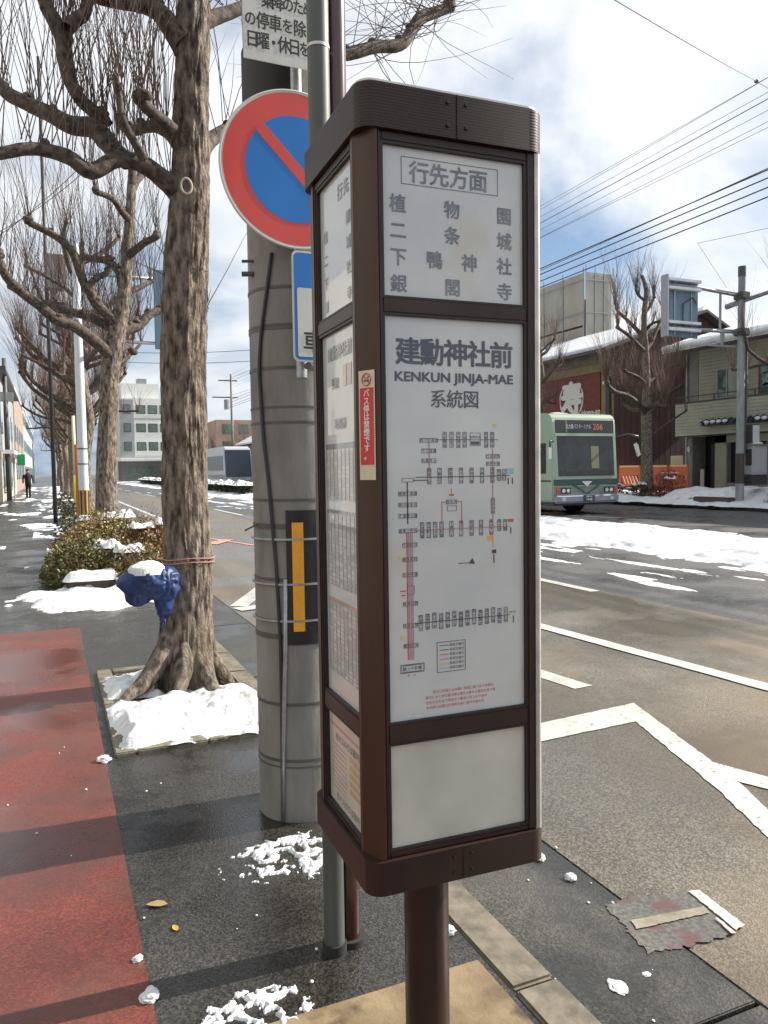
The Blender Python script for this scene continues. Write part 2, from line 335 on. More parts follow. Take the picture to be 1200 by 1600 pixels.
# round the first tree
def h_pit(X, Y):
    e_ = np.minimum(np.minimum(X-0.27, 1.12-X), np.minimum((Y-3.97)*0.8, (5.45-Y)*0.7))
    n = fbm(X*5, Y*5, 1.0, 3)
    d = np.hypot(X-0.74, Y-5.0)
    h = np.clip(e_*0.8, -0.1, 0.06)+(n-0.53)*0.15-.05*np.clip(1.3-d/.36, 0, 1)
    h = np.where((Y < 4.22), h-0.022-0.03*(X > 0.75), h); h = h-0.05*np.clip((X-0.9)*4, 0, 1)*(Y > 4.9)
    return h+0.012*(fbm(X*38, Y*38, 2, 3)-0.5)-.06*np.clip(1-np.hypot((X-.42)/.16, (Y-4.86)/.07), 0, 1)-.06*np.clip(1-np.hypot((X-.9)/.07, (Y-4.78)/.09), 0, 1)
snow('tree_pit_snow', 0.25, 1.14, 3.9, 5.5, 0.012, h_pit, 200, 320, pit_snow_m)
snow('tree_pit_snow', 0.28, 1.07, 3.925, 4.08, 0.018, lambda X, Y: (fbm(X*9, Y*14, 7, 4)-0.50)*0.07, 140, 40, pit_snow_m)
def vein(X, Y, f, sd): return 0.5-np.abs(fbm(X*f, Y*f, sd, 5)-0.5)*5.5
def h_pole(X, Y): return (np.minimum(blob(X, Y, 0.80, 2.63, 0.30, 0.17), .55)*0.9-.28+.8*(vein(X, Y, 15, 3)-.18)+(fbm(X*40, Y*40, 3, 3)-.5)*.5)*.018
snow('snow_patch', 0.46, 1.07, 2.42, 2.84, 0.003, h_pole, 260, 190, pit_snow_m)
snow('snow_patch', 0.28, 0.60, 1.72, 2.02, 0.003, lambda X, Y: (np.minimum(blob(X, Y, .44, 1.87, .15, .13), .55)*.9-.28+.8*(vein(X, Y, 19, 5)-.18)+(fbm(X*45, Y*45, 3, 3)-.5)*.5)*.015, 170, 150, pit_snow_m)
def h_bush(X, Y): return np.clip(blob(X, Y, 0.55, 9.3, 1.0, 0.9, 2), -1, .5)*0.10+(fbm(X*3.5, Y*3.0, 8, 5)-0.5)*0.16
snow('snow_patch', -0.8, 1.08, 8.2, 10.6, 0.003, h_bush, 180, 180)
def h_strip(X, Y): return np.minimum(X-0.1, 1.15-X)*0.08+(fbm(X*1.7, Y*0.7, 9, 5)-0.53)*0.25
snow('pavement_edge_snow', -0.4, 1.15, 12.5, 90, 0.003, h_strip, 24, 500)
snow('pavement_edge_snow', -2.4, 0.1, 16, 90, 0.003, lambda X, Y: (fbm(X*1.9, Y*0.5, 19, 5)-0.66)*0.12, 30, 300)
# long bank left in the middle of the road
def h_med(X, Y):
    lo = 9.2+1.2*(fbm(Y*0.35, Y*0, 4, 4)-0.5); hi = 13.4+0.8*(fbm(Y*0.4, Y*0, 14, 4)-0.5)
    return np.clip(np.minimum(X-lo, hi-X)*0.12, -0.3, 0.10)+(fbm(X*1.6, Y*0.9, 6, 6)-0.50)*0.24+(fbm(X*7, Y*3.5, 6, 3)-.5)*.06
snow('median_snow', 8.0, 14.6, -2, 30, -0.118, h_med, 200, 640)
snow('median_snow', 8.0, 14.6, 30.02, 150, -0.118, h_med, 40, 500)
def h_str(X, Y): return (fbm(X*2.4, Y*0.5, 21, 6)-0.60+0.04*np.cos((X-8.0)*2.2))*0.10
snow('road_slush', 6.6, 9.6, -1, 60, -0.118, h_str, 120, 900, slush_m)
def h_far(X, Y): return np.clip((X-20.55+0.5*(fbm(Y*0.8, 0, 3, 4)-0.5))*0.25, -0.4, 0.16)+(fbm(X*1.1, Y*1.1, 31, 5)-0.45)*0.30
snow('far_pavement_snow', 20.2, 25.9, 4, 60, 0.0, h_far, 70, 520)
snow('far_pavement_snow', 20.2, 25.9, 60.02, 220, 0.0, h_far, 12, 300)

# ------------------------------------------------------------------ bus stop sign
brown = mat('brown_powder_coat', (0.024, 0.0115, 0.0085), 0.42, c2=(0.034, 0.017, 0.012), scale=9, coat=0.0, spec=0.4)
brown2 = mat('brown_corner_metal', (0.045, 0.020, 0.011), 0.35, c2=(0.064, 0.028, 0.014), scale=10, stretch=(1, 1, 0.15), coat=0.0, spec=0.4)
brown_d = mat('brown_dark_gasket', (0.018, 0.012, 0.010), 0.5)
alu_and_glint = mat('worn_aluminium_and_edge_glint', (0.62, 0.60, 0.56), 0.4, 0.6, c2=(0.45, 0.43, 0.4), scale=20)  # bare metal parts; also paints the sunlit right edge of the brown cabinet
sheet_w = mat('white_acrylic_panel', (0.50, 0.52, 0.53), 0.35, coat=1.0, c2=(0.60, 0.61, 0.59), scale=4, coatr=0.03, c3=(0.52, 0.51, 0.45), sc3=7, p3=(0.58, 0.72))
sheet_y = mat('yellowed_acrylic_panel', (0.46, 0.46, 0.39), 0.35, coat=1.0, c2=(0.60, 0.60, 0.53), scale=5, coatr=0.03)
ink = mat('dark_ink', (0.035, 0.035, 0.06), 0.35, coat=1.0, coatr=0.03)
ink_g = mat('faded_grey_ink', (0.10, 0.11, 0.15), 0.35, coat=1.0, coatr=0.03, c2=(0.20, 0.205, 0.225), scale=30)
ink_f = mat('very_faded_ink', (0.22, 0.225, 0.23), 0.35, coat=1.0, coatr=0.03)
ink_fr = mat('faded_pink_ink', (0.42, 0.26, 0.22), 0.35, coat=1.0); ink_fo = mat('faded_orange_ink', (0.50, 0.36, 0.18), 0.35, coat=1.0)
ink_r = mat('red_ink', (0.55, 0.09, 0.09), 0.4, coat=0.6)
ink_p = mat('pale_purple_ink', (0.40, 0.26, 0.30), 0.4, coat=0.6)
ink_gn = mat('green_ink', (0.15, 0.40, 0.15), 0.4, coat=0.6)
ink_b = mat('pale_blue_ink', (0.25, 0.50, 0.60), 0.4, coat=0.6)
ink_o = mat('orange_ink', (0.75, 0.38, 0.10), 0.4, coat=0.6)
ink_y = mat('yellow_ink', (0.65, 0.55, 0.10), 0.4, coat=0.6)
W, D = 0.361, 0.347
stop = thing('bus_stop_sign', 'tall brown metal bus stop cabinet on a round post with white route panels', 'bus stop sign', (0.505, 1.243, 0), R(-2))
def rrect(x0, x1, y0, y1, r, n=6):
    o = []
    for cx, cy, a0 in ((x1-r, y1-r, 0), (x0+r, y1-r, 90), (x0+r, y0+r, 180), (x1-r, y0+r, 270)):
        for k in range(n+1): a = R(a0+90*k/n); o.append((cx+r*math.cos(a), cy+r*math.sin(a)))
    return o
B = 0.006
cap = MB().prism(rrect(-B, W+B, -B, D+B, 0.032), 1.985, 2.060).build('cap_band', brown, stop, auto=40)
rib = MB()
for k in range(14): rib.prism(rrect(-B-.0004, W+B+.0004, -B-.0004, D+B+.0004, 0.0324), 1.9875+k*.0052, 1.9900+k*.0052)
rib.build('cap_rib', brown, cap, auto=40)
MB().prism(rrect(-B+.004, W+B-.004, -B+.004, D+B-.004, 0.03), 2.060, 2.068).build('lid', alu_and_glint, stop, bevel=0.003)
sn = snow('lid_snow', 0, W, 0, D, 2.066, lambda X, Y: np.minimum(np.minimum(X-0.01, W-0.01-X), np.minimum(Y-0.03, D-Y))*0.1-0.012+(fbm(X*14, Y*14, 2, 4)-0.5)*0.02, 60, 60); sn.parent = stop; sn['kind'] = 'stuff'
base = MB().prism(rrect(-B, W+B, -B, D+B, 0.032), 0.630, 0.692).build('base_band', brown, stop, auto=40)
seam = MB(); seam.box(W/2-.0006, W/2+.0006, -B-.0032, -B-.0002, 1.985, 2.06); seam.box(W/2-.0006, W/2+.0006, -B-.0012, -B-.0002, .631, .691)
seam.build('seam', brown_d, cap)['kind'] = 'stuff'
for zz in (2.005, 2.045): 
    for dx_ in (-.018, .018): MB().cyl((W/2+dx_, -B-.0045, zz), (W/2+dx_, -B, zz), .0035, n=10).build('screw', brown_d, cap)
for zz in (.645, .675):
    for dx_ in (-.018, .018): MB().cyl((W/2+dx_, -B-.0030, zz), (W/2+dx_, -B, zz), .0032, n=10).build('screw', brown_d, base)
def corner(sx, sy):     # chamfered corner post
    pts = [(0.0, 0.045), (0.004, 0.040), (0.021, 0.004), (0.026, 0.0), (0.030, 0.0), (0.030, 0.030), (0.022, 0.055), (0.0, 0.055)]
    q = [((W-.004-p[0]*.40) if sx else p[0], (D-p[1]) if sy else p[1]) for p in pts]
    if sx != sy: q = q[::-1]
    MB().prism(q, 0.692, 1.985).build('corner_post', alu_and_glint if sx else brown2, stop, auto=30)  # right-hand posts are brown too; their pale metal is painted sunlight
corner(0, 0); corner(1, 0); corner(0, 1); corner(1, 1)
MB().box(0.030, W-0.030, 0.034, D-0.034, 0.70, 1.98).build('inner_box', brown_d, stop)
rows = [(1.700, 1.968), (0.937, 1.674), (0.703, 0.903)]
names = ['destination_panel', 'route_map_panel', 'blank_panel']
panels = {}
for face in range(4):
    f = MB()
    # frame in face coordinates: s along face, d depth inward
    if face in (0, 2): s0, s1, p0, p1 = 0.030, W-0.0128, 0.038, 0.329
    else: s0, s1, p0, p1 = 0.056, D-0.056, 0.064, D-0.064
    def fb(mb, a, b, d0, d1, z0, z1):
        if face == 0: mb.box(a, b, d0, d1, z0, z1)
        elif face == 2: mb.box(a, b, D-d1, D-d0, z0, z1)
        elif face == 3: mb.box(d0, d1, a, b, z0, z1)
        else: mb.box(W-d1, W-d0, a, b, z0, z1)
    fb(f, s0+.0005, p0, 0.002, 0.026, 0.693, 1.984); fb(f, p1, s1-.0005, 0.002, 0.026, 0.693, 1.984)
    zs = [0.693, 0.703, 0.903, 0.937, 1.674, 1.700, 1.968, 1.984]
    for k in range(0, 8, 2): fb(f, p0, p1, 0.003, 0.025, zs[k], zs[k+1])
    fr = f.build('panel_frame', brown, stop, bevel=0.002)
    gk = MB()
    for (z0, z1) in rows:
        e_ = 0.004; fb(gk, p0+.0002, p0+e_, 0.0045, 0.0245, z0+.0002, z1-.0002); fb(gk, p1-e_, p1-.0002, 0.0045, 0.0245, z0+.0002, z1-.0002)
        fb(gk, p0+e_, p1-e_, 0.0045, 0.0245, z0+.0002, z0+e_); fb(gk, p0+e_, p1-e_, 0.0045, 0.0245, z1-e_, z1-.0002)
    gk.build('gasket', brown_d, fr)
    for nm, (z0, z1) in zip(names, rows):
        b_ = MB(); fb(b_, p0+.004, p1-.004, 0.012, 0.018, z0+.004, z1-.004)
        nm2 = nm if face == 0 else ('timetable_panel' if nm != 'destination_panel' else nm)
        po = b_.build(nm2, sheet_y if nm == 'blank_panel' else sheet_w, stop)
        panels[(face, nm)] = po
for z in (1.52, .95): MB().box(W-.0165, W-.0125, -.0005, .002, z, z+.04).build('latch', alu_and_glint, stop, bevel=.001)
MB().cyl((W-.0095, .0075, .6925), (W-.0095, .0075, 1.9845), .0078, n=20).build('edge_glint', alu_and_glint, stop, auto=50)  # sun glint on the brown corner, added as a pale metal strip
# writing on the front; x in cabinet coordinates
YF = 0.0112; RX, UP = (1, 0, 0), (0, 0, 1)
P1, P2 = panels[(0, 'destination_panel')], panels[(0, 'route_map_panel')]
t = MB(); fx = lambda X: X-0.505
for ch, X in zip('行先方面', (0.615, 0.654, 0.694, 0.733)): add_text(t, ch, (fx(X)+.004, YF, 1.924), .0405, RX, UP, .012)
for z, row in ((1.866, [('植', .577), ('物', .683), ('園', .791)]), (1.820, [('二', .577), ('条', .683), ('城', .791)]), (1.774, [('下', .577), ('鴨', .647), ('神', .718), ('社', .791)]), (1.7275, [('銀', .577), ('閣', .683), ('寺', .791)])):
    for ch, X in row: add_text(t, ch, (fx(X), YF, z), .0330, RX, UP, .014)
t.build('lettering', ink_g, P1)['kind'] = 'stuff'
bx = MB(); x0, x1, z0, z1 = fx(.584), fx(.778), 1.901, 1.949; th = .0011
for a in ((x0, x1, z0, z0+th), (x0, x1, z1-th, z1), (x0, x0+th, z0+th, z1-th), (x1-th, x1, z0+th, z1-th)): bx.box(a[0], a[1], YF, YF+.0006, a[2], a[3])
bx.build('heading_box', ink_g, P1)
t = MB()
for k, ch in enumerate('建勳神社前'): add_text(t, ch, (fx(.593+.0476*k), YF, 1.6095), .0505, RX, UP, .020)
t.build('stop_name_lettering', ink, P2)
t = MB(); add_text(t, 'KENKUN JINJA-MAE', (fx(.6875), YF, 1.5655), .0235, RX, UP, .024, width=.240); t.build('roman_lettering', ink, P2)
t = MB()
for k, ch in enumerate('系統図'): add_text(t, ch, (fx(.652+.0335*k), YF, 1.526), .0350, RX, UP, .006)
t.build('route_map_heading', ink, P2)
# route map diagram
mk, mr, mp_, mg, mb_, mo, my = MB(), MB(), MB(), MB(), MB(), MB(), MB()
def q(mb, X0, X1, Z0, Z1, d=0): mb.box(fx(X0), fx(X1), YF-d, YF+.0006, Z0, Z1)
def outline(mb, X0, X1, Z0, Z1, th=.0006):
    q(mb, X0, X1, Z0, Z0+th); q(mb, X0, X1, Z1-th, Z1); q(mb, X0, X0+th, Z0+th, Z1-th); q(mb, X1-th, X1, Z0+th, Z1-th)
rr = random.Random(4)
KJ = '北大路町前本東西南下上丸太千川木原金閣寺道口社通'
def vstop(X, Zc, n=4, wd=.0078, col_=None):
    h = n*.0072; outline(mk, X-wd/2, X+wd/2, Zc-h/2, Zc+h/2)
    for i in range(n): add_text(mk, rr.choice(KJ), (fx(X), YF, Zc+h/2-.0036-.0072*i), .0068, RX, UP, .0)
def hstop(Xc, Z, n=4, ht=.0078):
    wd = n*.0072; outline(mk, Xc-wd/2, Xc+wd/2, Z-ht/2, Z+ht/2)
    for i in range(n): add_text(mk, rr.choice(KJ), (fx(Xc-wd/2+.0036+.0072*i), YF, Z), .0068, RX, UP, .0)
zt = 1.452
q(mk, .645, .775, zt-.0005, zt+.0005)
hstop(.632, 1.451, 5); 
for X in (.664, .678, .692, .705): vstop(X, zt, 4)
outline(mk, .716, .738, zt-.011, zt+.013); add_text(mk, '金閣寺道', (fx(.727), YF, zt+.005), .006, RX, UP); q(mk, .718, .736, zt-.009, zt-.003)
for X in (.750, .763): vstop(X, zt, 4)
q(my, .765, .772, 1.476, 1.482)
q(mp_, .6315, .6335, 1.385, 1.447); hstop(.632, 1.432, 4); hstop(.632, 1.414, 4)
q(mp_, .7625, .7645, 1.29, 1.435); hstop(.764, 1.421, 4); hstop(.764, 1.407, 4)
z2 = 1.384; q(mk, .605, .80, z2-.0005, z2+.0008); q(mk, .60, .63, z2-.006, z2-.0045); outline(mk, .578, .602, z2-.008, z2-.001)
for X in (.632, .653, .675, .697, .719, .741, .763): vstop(X, z2+.002, 4)
for X in (.777, .788): vstop(X, z2+.002, 3)
for X in (.797, .806): q(mb_, X-.0035, X+.0035, z2+.004, z2+.014); q(mk, X-.001, X+.001, z2-.016, z2-.004)
q(mk, .5875, .5895, 1.300, 1.376)
for Z in (1.355, 1.335, 1.315): hstop(.589, Z, 5)
z3 = 1.288; hstop(.589, z3, 5); q(mp_, .60, .80, z3-.0008, z3+.0008)
for X in (.617, .630, .643, .656, .676, .696, .718, .738, .760): vstop(X, z3, 4)
for X in (.777, .790): vstop(X, z3+.003, 3)
q(mr, .796, .808, z3+.008, z3+.014); q(mk, .801, .803, z3-.014, z3-.002)
q(mr, .6565, .6577, 1.303, 1.3385); q(mr, .6565, .667, 1.3375, 1.3388); q(mr, .697, .6982, 1.292, 1.3388); q(mr, .688, .6982, 1.3375, 1.3388)
hstop(.677, 1.338, 3); outline(mk, .668, .687, 1.321, 1.331); q(mr, .672, .682, 1.349, 1.352); q(mr, .6765, .6775, 1.352, 1.362)
vstop(.7635, 1.328, 4); q(mo, .752, .762, 1.263, 1.272); q(mo, .763, .7648, 1.25, 1.272); q(mk, .761, .770, 1.238, 1.245); q(mk, .764, .766, 1.22, 1.236)
for dx_ in (-.006, -.0025, .001, .0045): q(mp_ if dx_ > -.003 else mr, .5915+dx_, .5935+dx_, 1.052, 1.284)
for Z in (1.262, 1.236, 1.208, 1.155, 1.115, 1.078): hstop(.592, Z, 4)
q(my, .570, .576, 1.238, 1.244); q(my, .572, .578, 1.09, 1.097); outline(mk, .586, .600, 1.172, 1.188); q(mr, .572, .584, 1.178, 1.180); q(mr, .574, .582, 1.170, 1.172)
z4 = 1.118; q(mk, .60, .80, z4-.0006, z4+.0006)
for k in range(14): vstop(.612+.0137*k, z4+.0012*(k % 3), 4)
q(mg, .797, .812, z4+.004, z4+.0065); q(mk, .806, .8075, z4-.016, z4-.002)
q(mk, .690, .716, 1.2225, 1.2235); mk.poly([(fx(.712), YF-.0002, 1.222), (fx(.724), YF-.0002, 1.220), (fx(.719), YF-.0002, 1.232)])
hstop(.594, 1.036, 5, .012); q(mr, .585, .588, 1.022, 1.024); q(mr, .597, .600, 1.022, 1.024); outline(mk, .571, .618, 1.028, 1.044, .0012)
outline(mk, .644, .703, 1.022, 1.079, .0008)
for k in range(6): q((mk, mk, mr, mr, mo, mb_)[k], .650, .668, 1.0715-.0085*k, 1.0725-.0085*k); add_text(mk, '系統方面行', (fx(.685), YF, 1.072-.0085*k), .0062, RX, UP)
for k, (a, b) in enumerate(((.632, .765), (.618, .768), (.618, .75), (.618, .745))):
    z = .987-.0095*k; n = int((b-a)/.0064)
    add_text(mr if k in (1, 2) and False else mr, ''.join(rr.choice(KJ+'のをはにで') for _ in range(n)), (fx((a+b)/2), YF, z), .0064, RX, UP)
for nm, b_, m_ in (('route_map_print', mk, ink), ('red_print', mr, ink_r), ('purple_route_line', mp_, ink_p), ('green_print', mg, ink_gn), ('blue_print', mb_, ink_b), ('orange_print', mo, ink_o), ('yellow_mark', my, ink_y)):
    b_.build(nm, m_, P2)['kind'] = 'stuff'
# left side (timetables); seen from -X, right hand = -Y
XL = 0.0112; RY = (0, -1, 0)
Q1, Q2, Q3 = panels[(3, 'destination_panel')], panels[(3, 'route_map_panel')], panels[(3, 'blank_panel')]
t = MB()
for k, ch in enumerate('行先'): add_text(t, ch, (XL, .15-.035*k, 1.925), .032, RY, UP, .012)
for z, row in ((1.866, '植園'), (1.820, '二城'), (1.774, '下社'), (1.7275, '銀寺')):
    for k, ch in enumerate(row): add_text(t, ch, (XL, .245-.14*k, z), .026, RY, UP, .014)
t.build('lettering', ink_f, Q1)['kind'] = 'stuff'
def ql(mb, y0, y1, z0, z1): mb.box(XL, XL+.0006, y0, y1, z0, z1)
grid = MB(); gr = MB(); go_ = MB(); gp = MB(); gb = MB()
yy0, yy1 = .074, .266
for (za, zb) in ((1.34, 1.44), (1.165, 1.31), (.985, 1.13)):
    nrow = int((zb-za)/.0085)
    for i in range(nrow+1): ql(grid, yy0, yy1, za+i*.0085, za+i*.0085+.0005)
    for i in range(9): ql(grid, yy0+i*.024-.0002, yy0+i*.024+.0002, za, zb)
    for i in range(nrow):
        for j in range(8):
            if rr.random() < .7: add_text(grid, ' '.join(str(rr.randint(10, 59)) for _ in range(2)), (XL-.0001, yy0+j*.024+.012, za+i*.0085+.0045), .0068, RY, UP)
ql(gr, yy0, yy1, 1.131, 1.139); ql(gb, yy0, yy1, 1.311, 1.319); ql(gb, yy0, yy1, 1.441, 1.452)
t = MB(); add_text(t, '建勳神社前', (XL-.0002, .17, 1.63), .03, RY, UP, .015); add_text(t, '系統', (XL-.0002, .2, 1.57), .024, RY, UP, .01); add_text(t, '時刻表', (XL-.0002, .17, 1.49), .024, RY, UP, .01); t.build('lettering', ink_f, Q2)['kind'] = 'stuff'
ql(gr, .10, .125, 1.56, 1.60); ql(my2 := MB(), .13, .15, 1.56, 1.60)
grid.build('timetable_print', ink_f, Q2)['kind'] = 'stuff'; gr.build('red_band', ink_fr, Q2)['kind'] = 'stuff'; gb.build('grey_band', ink_g, Q2); my2.build('yellow_block', ink_fo, Q2)
o1 = MB(); [ql(o1, .08, .15, z, z+.011) for z in (.76, .776, .792, .808, .824)]; o1.build('orange_block', ink_fo, Q3)
o1 = MB(); ql(o1, .07, .27, .868, .874); [ql(o1, .17, .26, z, z+.002) for z in (.74, .75, .76, .77, .78, .79, .80, .81, .82, .83)]; o1.build('red_print', ink_fr, Q3)
o1 = MB(); [add_text(o1, '市バスのりば案内', (XL-.0001, .165, z), .018, RY, UP) for z in (.85, .725)]; o1.build('lettering', ink, Q3)['kind'] = 'stuff'
# sticker on the chamfered corner
stk_c = mat('cream_sticker', (0.60, 0.54, 0.38), 0.4, coat=0.5); stk_r = mat('red_sticker', (0.55, 0.02, 0.03), 0.35, coat=0.6); stk_w = mat('white_print', (0.75, 0.72, 0.66), 0.4)
ca, cb_ = Vector((0.003, 0.0425, 0)), Vector((0.0235, -0.0005, 0)); cu_ = (cb_-ca).normalized(); cn = Vector((cu_.y, -cu_.x, 0)); cm = (ca+cb_)/2+cn*.0016
hw = .0195
def sq(mb, a, b, z0, z1, d): 
    p = [cm+cu_*a+cn*d, cm+cu_*b+cn*d]; mb.ext([(p[0].x, p[0].y, z0), (p[1].x, p[1].y, z0), (p[1].x, p[1].y, z1), (p[0].x, p[0].y, z1)], (0, 0, 0), tuple(cn*.0004))
s_ = MB(); sq(s_, -hw, hw, 1.381, 1.574, 0); stk = s_.build('no_smoking_sticker', stk_c, stop)
stk['label'] = 'red and cream no smoking sticker on the corner post'
s_ = MB(); sq(s_, -hw+.003, hw-.003, 1.408, 1.5435, .0006); s_.build('red_field', stk_r, stk)
s_ = MB()
for k, ch in enumerate('バス停は禁煙です。'): add_text(s_, ch, cm+cn*.0014+Vector((0, 0, 1.534-.0138*k)), .0150, tuple(cu_), UP, .02)
s_.build('sticker_lettering', stk_w, stk)
s_ = MB(); cc = cm+cn*.0012+Vector((0, 0, 1.558))
ring = [cc+cu_*(.0105*math.cos(a))+Vector((0, 0, .0105*math.sin(a))) for a in np.linspace(0, 2*math.pi, 25)]
s_.tube(ring, .0011, 5, cap=False); s_.tube([cc+cu_*-.0072+Vector((0, 0, .0072)), cc+cu_*.0072-Vector((0, 0, .0072))], .0011, 5); s_.build('prohibition_ring', ink_r, stk)
s_ = MB(); s_.tube([cc+cu_*-.006-Vector((0, 0, .002)), cc+cu_*.006-Vector((0, 0, .002))], .0013, 5); s_.tube([cc+cu_*.003+Vector((0, 0, .001)), cc+cu_*.005+Vector((0, 0, .006))], .0008, 5); s_.build('cigarette_symbol', ink, stk)
# post, bracket
MB().cyl((0.18, D/2-.01, 0.0), (0.18, D/2-.01, 0.632), 0.0465, n=40).build('post', brown, stop, auto=40)
MB().box(0.125, 0.235, D/2-.065, D/2+.045, 0.615, 0.631).build('mounting_plate', brown, stop, bevel=.003)
MB().box(0.235, 0.262, D/2+.0, D/2+.03, 0.585, 0.629).build('bracket', brown, stop, bevel=.003)
MB().box(0.14, 0.22, D/2-.05, D/2+.03, 0.008, 0.014).build('foot_plate', brown, stop, bevel=.002)

# ------------------------------------------------------------------ two slim posts behind the cabinet
grey_p = mat('grey_green_post_paint', (0.06, 0.067, 0.063), 0.5, c2=(0.085, 0.093, 0.086), scale=9, stretch=(1, 1, 0.2), bump=0.0006, bscale=60)
dred = mat('dark_maroon_pipe', (0.045, 0.012, 0.010), 0.25, coat=0.6)
gp_ = thing('sign_post', 'slim grey green steel post just behind the cabinet with a maroon pipe on its right', 'post', (0.712, 2.05, 0))
MB().cyl((0, 0, 0), (0, 0, 3.9), 0.030, n=32).build('pole', grey_p, gp_, auto=40)
MB().cyl((0, 0, 2.545), (0, 0, 2.553), 0.0315, n=32).build('tie_band', alu_and_glint, gp_, auto=40)
MB().cyl((0, 0, 0), (0, 0, .03), 0.036, n=32).build('collar', joint_m, gp_, auto=40)
rp = thing('maroon_pipe', 'glossy dark maroon pipe standing against the grey green sign post', 'pipe', (0.770, 2.075, 0))
MB().cyl((0, 0, 0), (0, 0, 3.9), 0.030, n=32).build('pole', dred, rp, auto=40)
MB().cyl((0, 0, 0), (0, 0, .02), 0.045, n=32).build('foot', joint_m, rp, auto=40)

# ------------------------------------------------------------------ concrete utility pole
conc = mat('pole_concrete', (0.17, 0.165, 0.15), 0.75, c2=(0.27, 0.262, 0.24), scale=6, stretch=(1, 1, 0.35), bump=0.002, bscale=45, c3=(0.11, 0.10, 0.085), sc3=3.5, p3=(0.50, 0.72))
steel = mat('galvanised_steel', (0.42, 0.43, 0.44), 0.4, 0.7, c2=(0.30, 0.31, 0.32), scale=30)
dsteel = mat('dull_strap', (0.10, 0.10, 0.095), 0.55, 0.3)
cable = mat('dark_cable', (0.03, 0.03, 0.035), 0.5)
PX, PY = 0.925, 3.04
pole = thing('utility_pole', 'thick grey concrete utility pole behind the bus stop with a black and yellow guard', 'utility pole', (PX, PY, 0))
prad = lambda z: 0.176-z*0.0006
zz = [0, .02, .3, .8, 1.4, 2, 2.6, 3.2, 4, 6, 9]
MB().tube([(0, 0, z) for z in zz], [prad(z) for z in zz], 64).build('shaft', conc, pole, auto=60)
def zpix(y): return at(455, y, Y=PY-.14).z
for y, th_, m_ in ((450, .006, dsteel), (508, .004, dsteel), (513, .006, dsteel), (575, .006, dsteel), (636, .004, dsteel), (660, .005, dsteel), (781, .005, dsteel), (822, .010, dsteel), (912, .004, steel), (905, .006, dsteel), (969, .004, steel), (994, .010, dsteel), (1100, .006, dsteel), (1188, .006, dsteel), (1198, .003, dsteel)):
    z = zpix(y); MB().tube([(0, 0, z-th_), (0, 0, z+th_)], [prad(z)+.0025]*2, 48).build('strap', m_, pole, auto=60)
# cable down the pole
pts = [at(x, y, Y=PY-.17+.03*k) for k, (x, y) in enumerate(())]
def on_pole(px, y, off=.008):
    # point of the pole surface seen at that pixel
    o0 = Vector((0, 0, CAMH)); d = at(px, y, Y=1)-o0; c = Vector((PX, PY)); a = d.x**2+d.y**2; z = None; r_ = prad(2)
    for _ in range(3):
        b = -2*(d.x*c.x+d.y*c.y); cc_ = c.length_squared-(r_+off)**2; disc = max(b*b-4*a*cc_, 0); t_ = (-b-math.sqrt(disc))/(2*a); p = o0+d*t_; r_ = prad(p.z)
    return p
cp = catmull([on_pole(x, y) for x, y in ((424, 395), (415, 465), (408, 520), (405, 576), (407, 620), (412, 690), (420, 760), (426, 830), (431, 885), (435, 950), (438, 1010), (440, 1100), (442, 1283))], 4)
MB().tube(cp, .007, 8).build('cable', cable, pole, org=(PX, PY, 0), smooth=True)
MB().tube([on_pole(446, 905), on_pole(446, 1000), on_pole(443, 1150), on_pole(442, 1283)], .009, 8).build('conduit', steel, pole, org=(PX, PY, 0), smooth=True)
# guard wrap with yellow bars
def shell(mb, a0, a1, z0, z1, off, th_, n=14):
    A = [a0+(a1-a0)*i/n for i in range(n+1)]
    inner = [((prad(z0)+off)*math.cos(a), (prad(z0)+off)*math.sin(a)) for a in A]; outer = [((prad(z0)+off+th_)*math.cos(a), (prad(z0)+off+th_)*math.sin(a)) for a in A]
    mb.prism(inner[::-1]+outer, z0, z1) if False else mb.prism(outer+inner[::-1], z0, z1)
pa = on_pole(448, 900); pb = on_pole(458, 900); a_l = math.atan2(pa.y-PY, pa.x-PX)
g_ = MB(); zt_, zb_ = zpix(797), zpix(1006); shell(g_, a_l, a_l+2.1, zb_, zt_, .003, .004, 26)
gd = g_.build('pole_guard', mat('black_rubber_guard', (0.012, 0.012, 0.014), 0.45), pole, auto=50)
yel = mat('yellow_reflective_bar', (0.75, 0.33, 0.02), 0.4, c2=(0.8, 0.38, 0.03), scale=30, coat=0.3)
for k in range(4):
    g_ = MB(); a0 = a_l+.13+k*.56; shell(g_, a0, a0+.24, zpix(985), zpix(816), .007, .003, 4); g_.build('yellow_bar', yel, gd)
for y in (842, 912, 969): z = zpix(y); MB().tube([(0, 0, z-.004), (0, 0, z+.004)], [prad(z)+.0115]*2, 48).build('guard_strap', steel, gd, auto=60)
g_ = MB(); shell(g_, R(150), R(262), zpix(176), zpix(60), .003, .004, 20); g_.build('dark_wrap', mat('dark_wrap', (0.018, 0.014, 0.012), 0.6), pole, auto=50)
# sign bracket pipe
sy = PY-prad(2.5)-.05
brk = MB().cyl((-.035, -prad(2.5)-.045, 1.75), (-.035, -prad(2.5)-.045, 3.6), .021, n=20).build('bracket_pipe', steel, pole, auto=50)
for z in (2.3, 2.72, 3.3): MB().box(-.07, .0, -prad(2.5)-.07, -prad(2.5)+.02, z-.015, z+.015).build('clamp', steel, brk, bevel=.003)
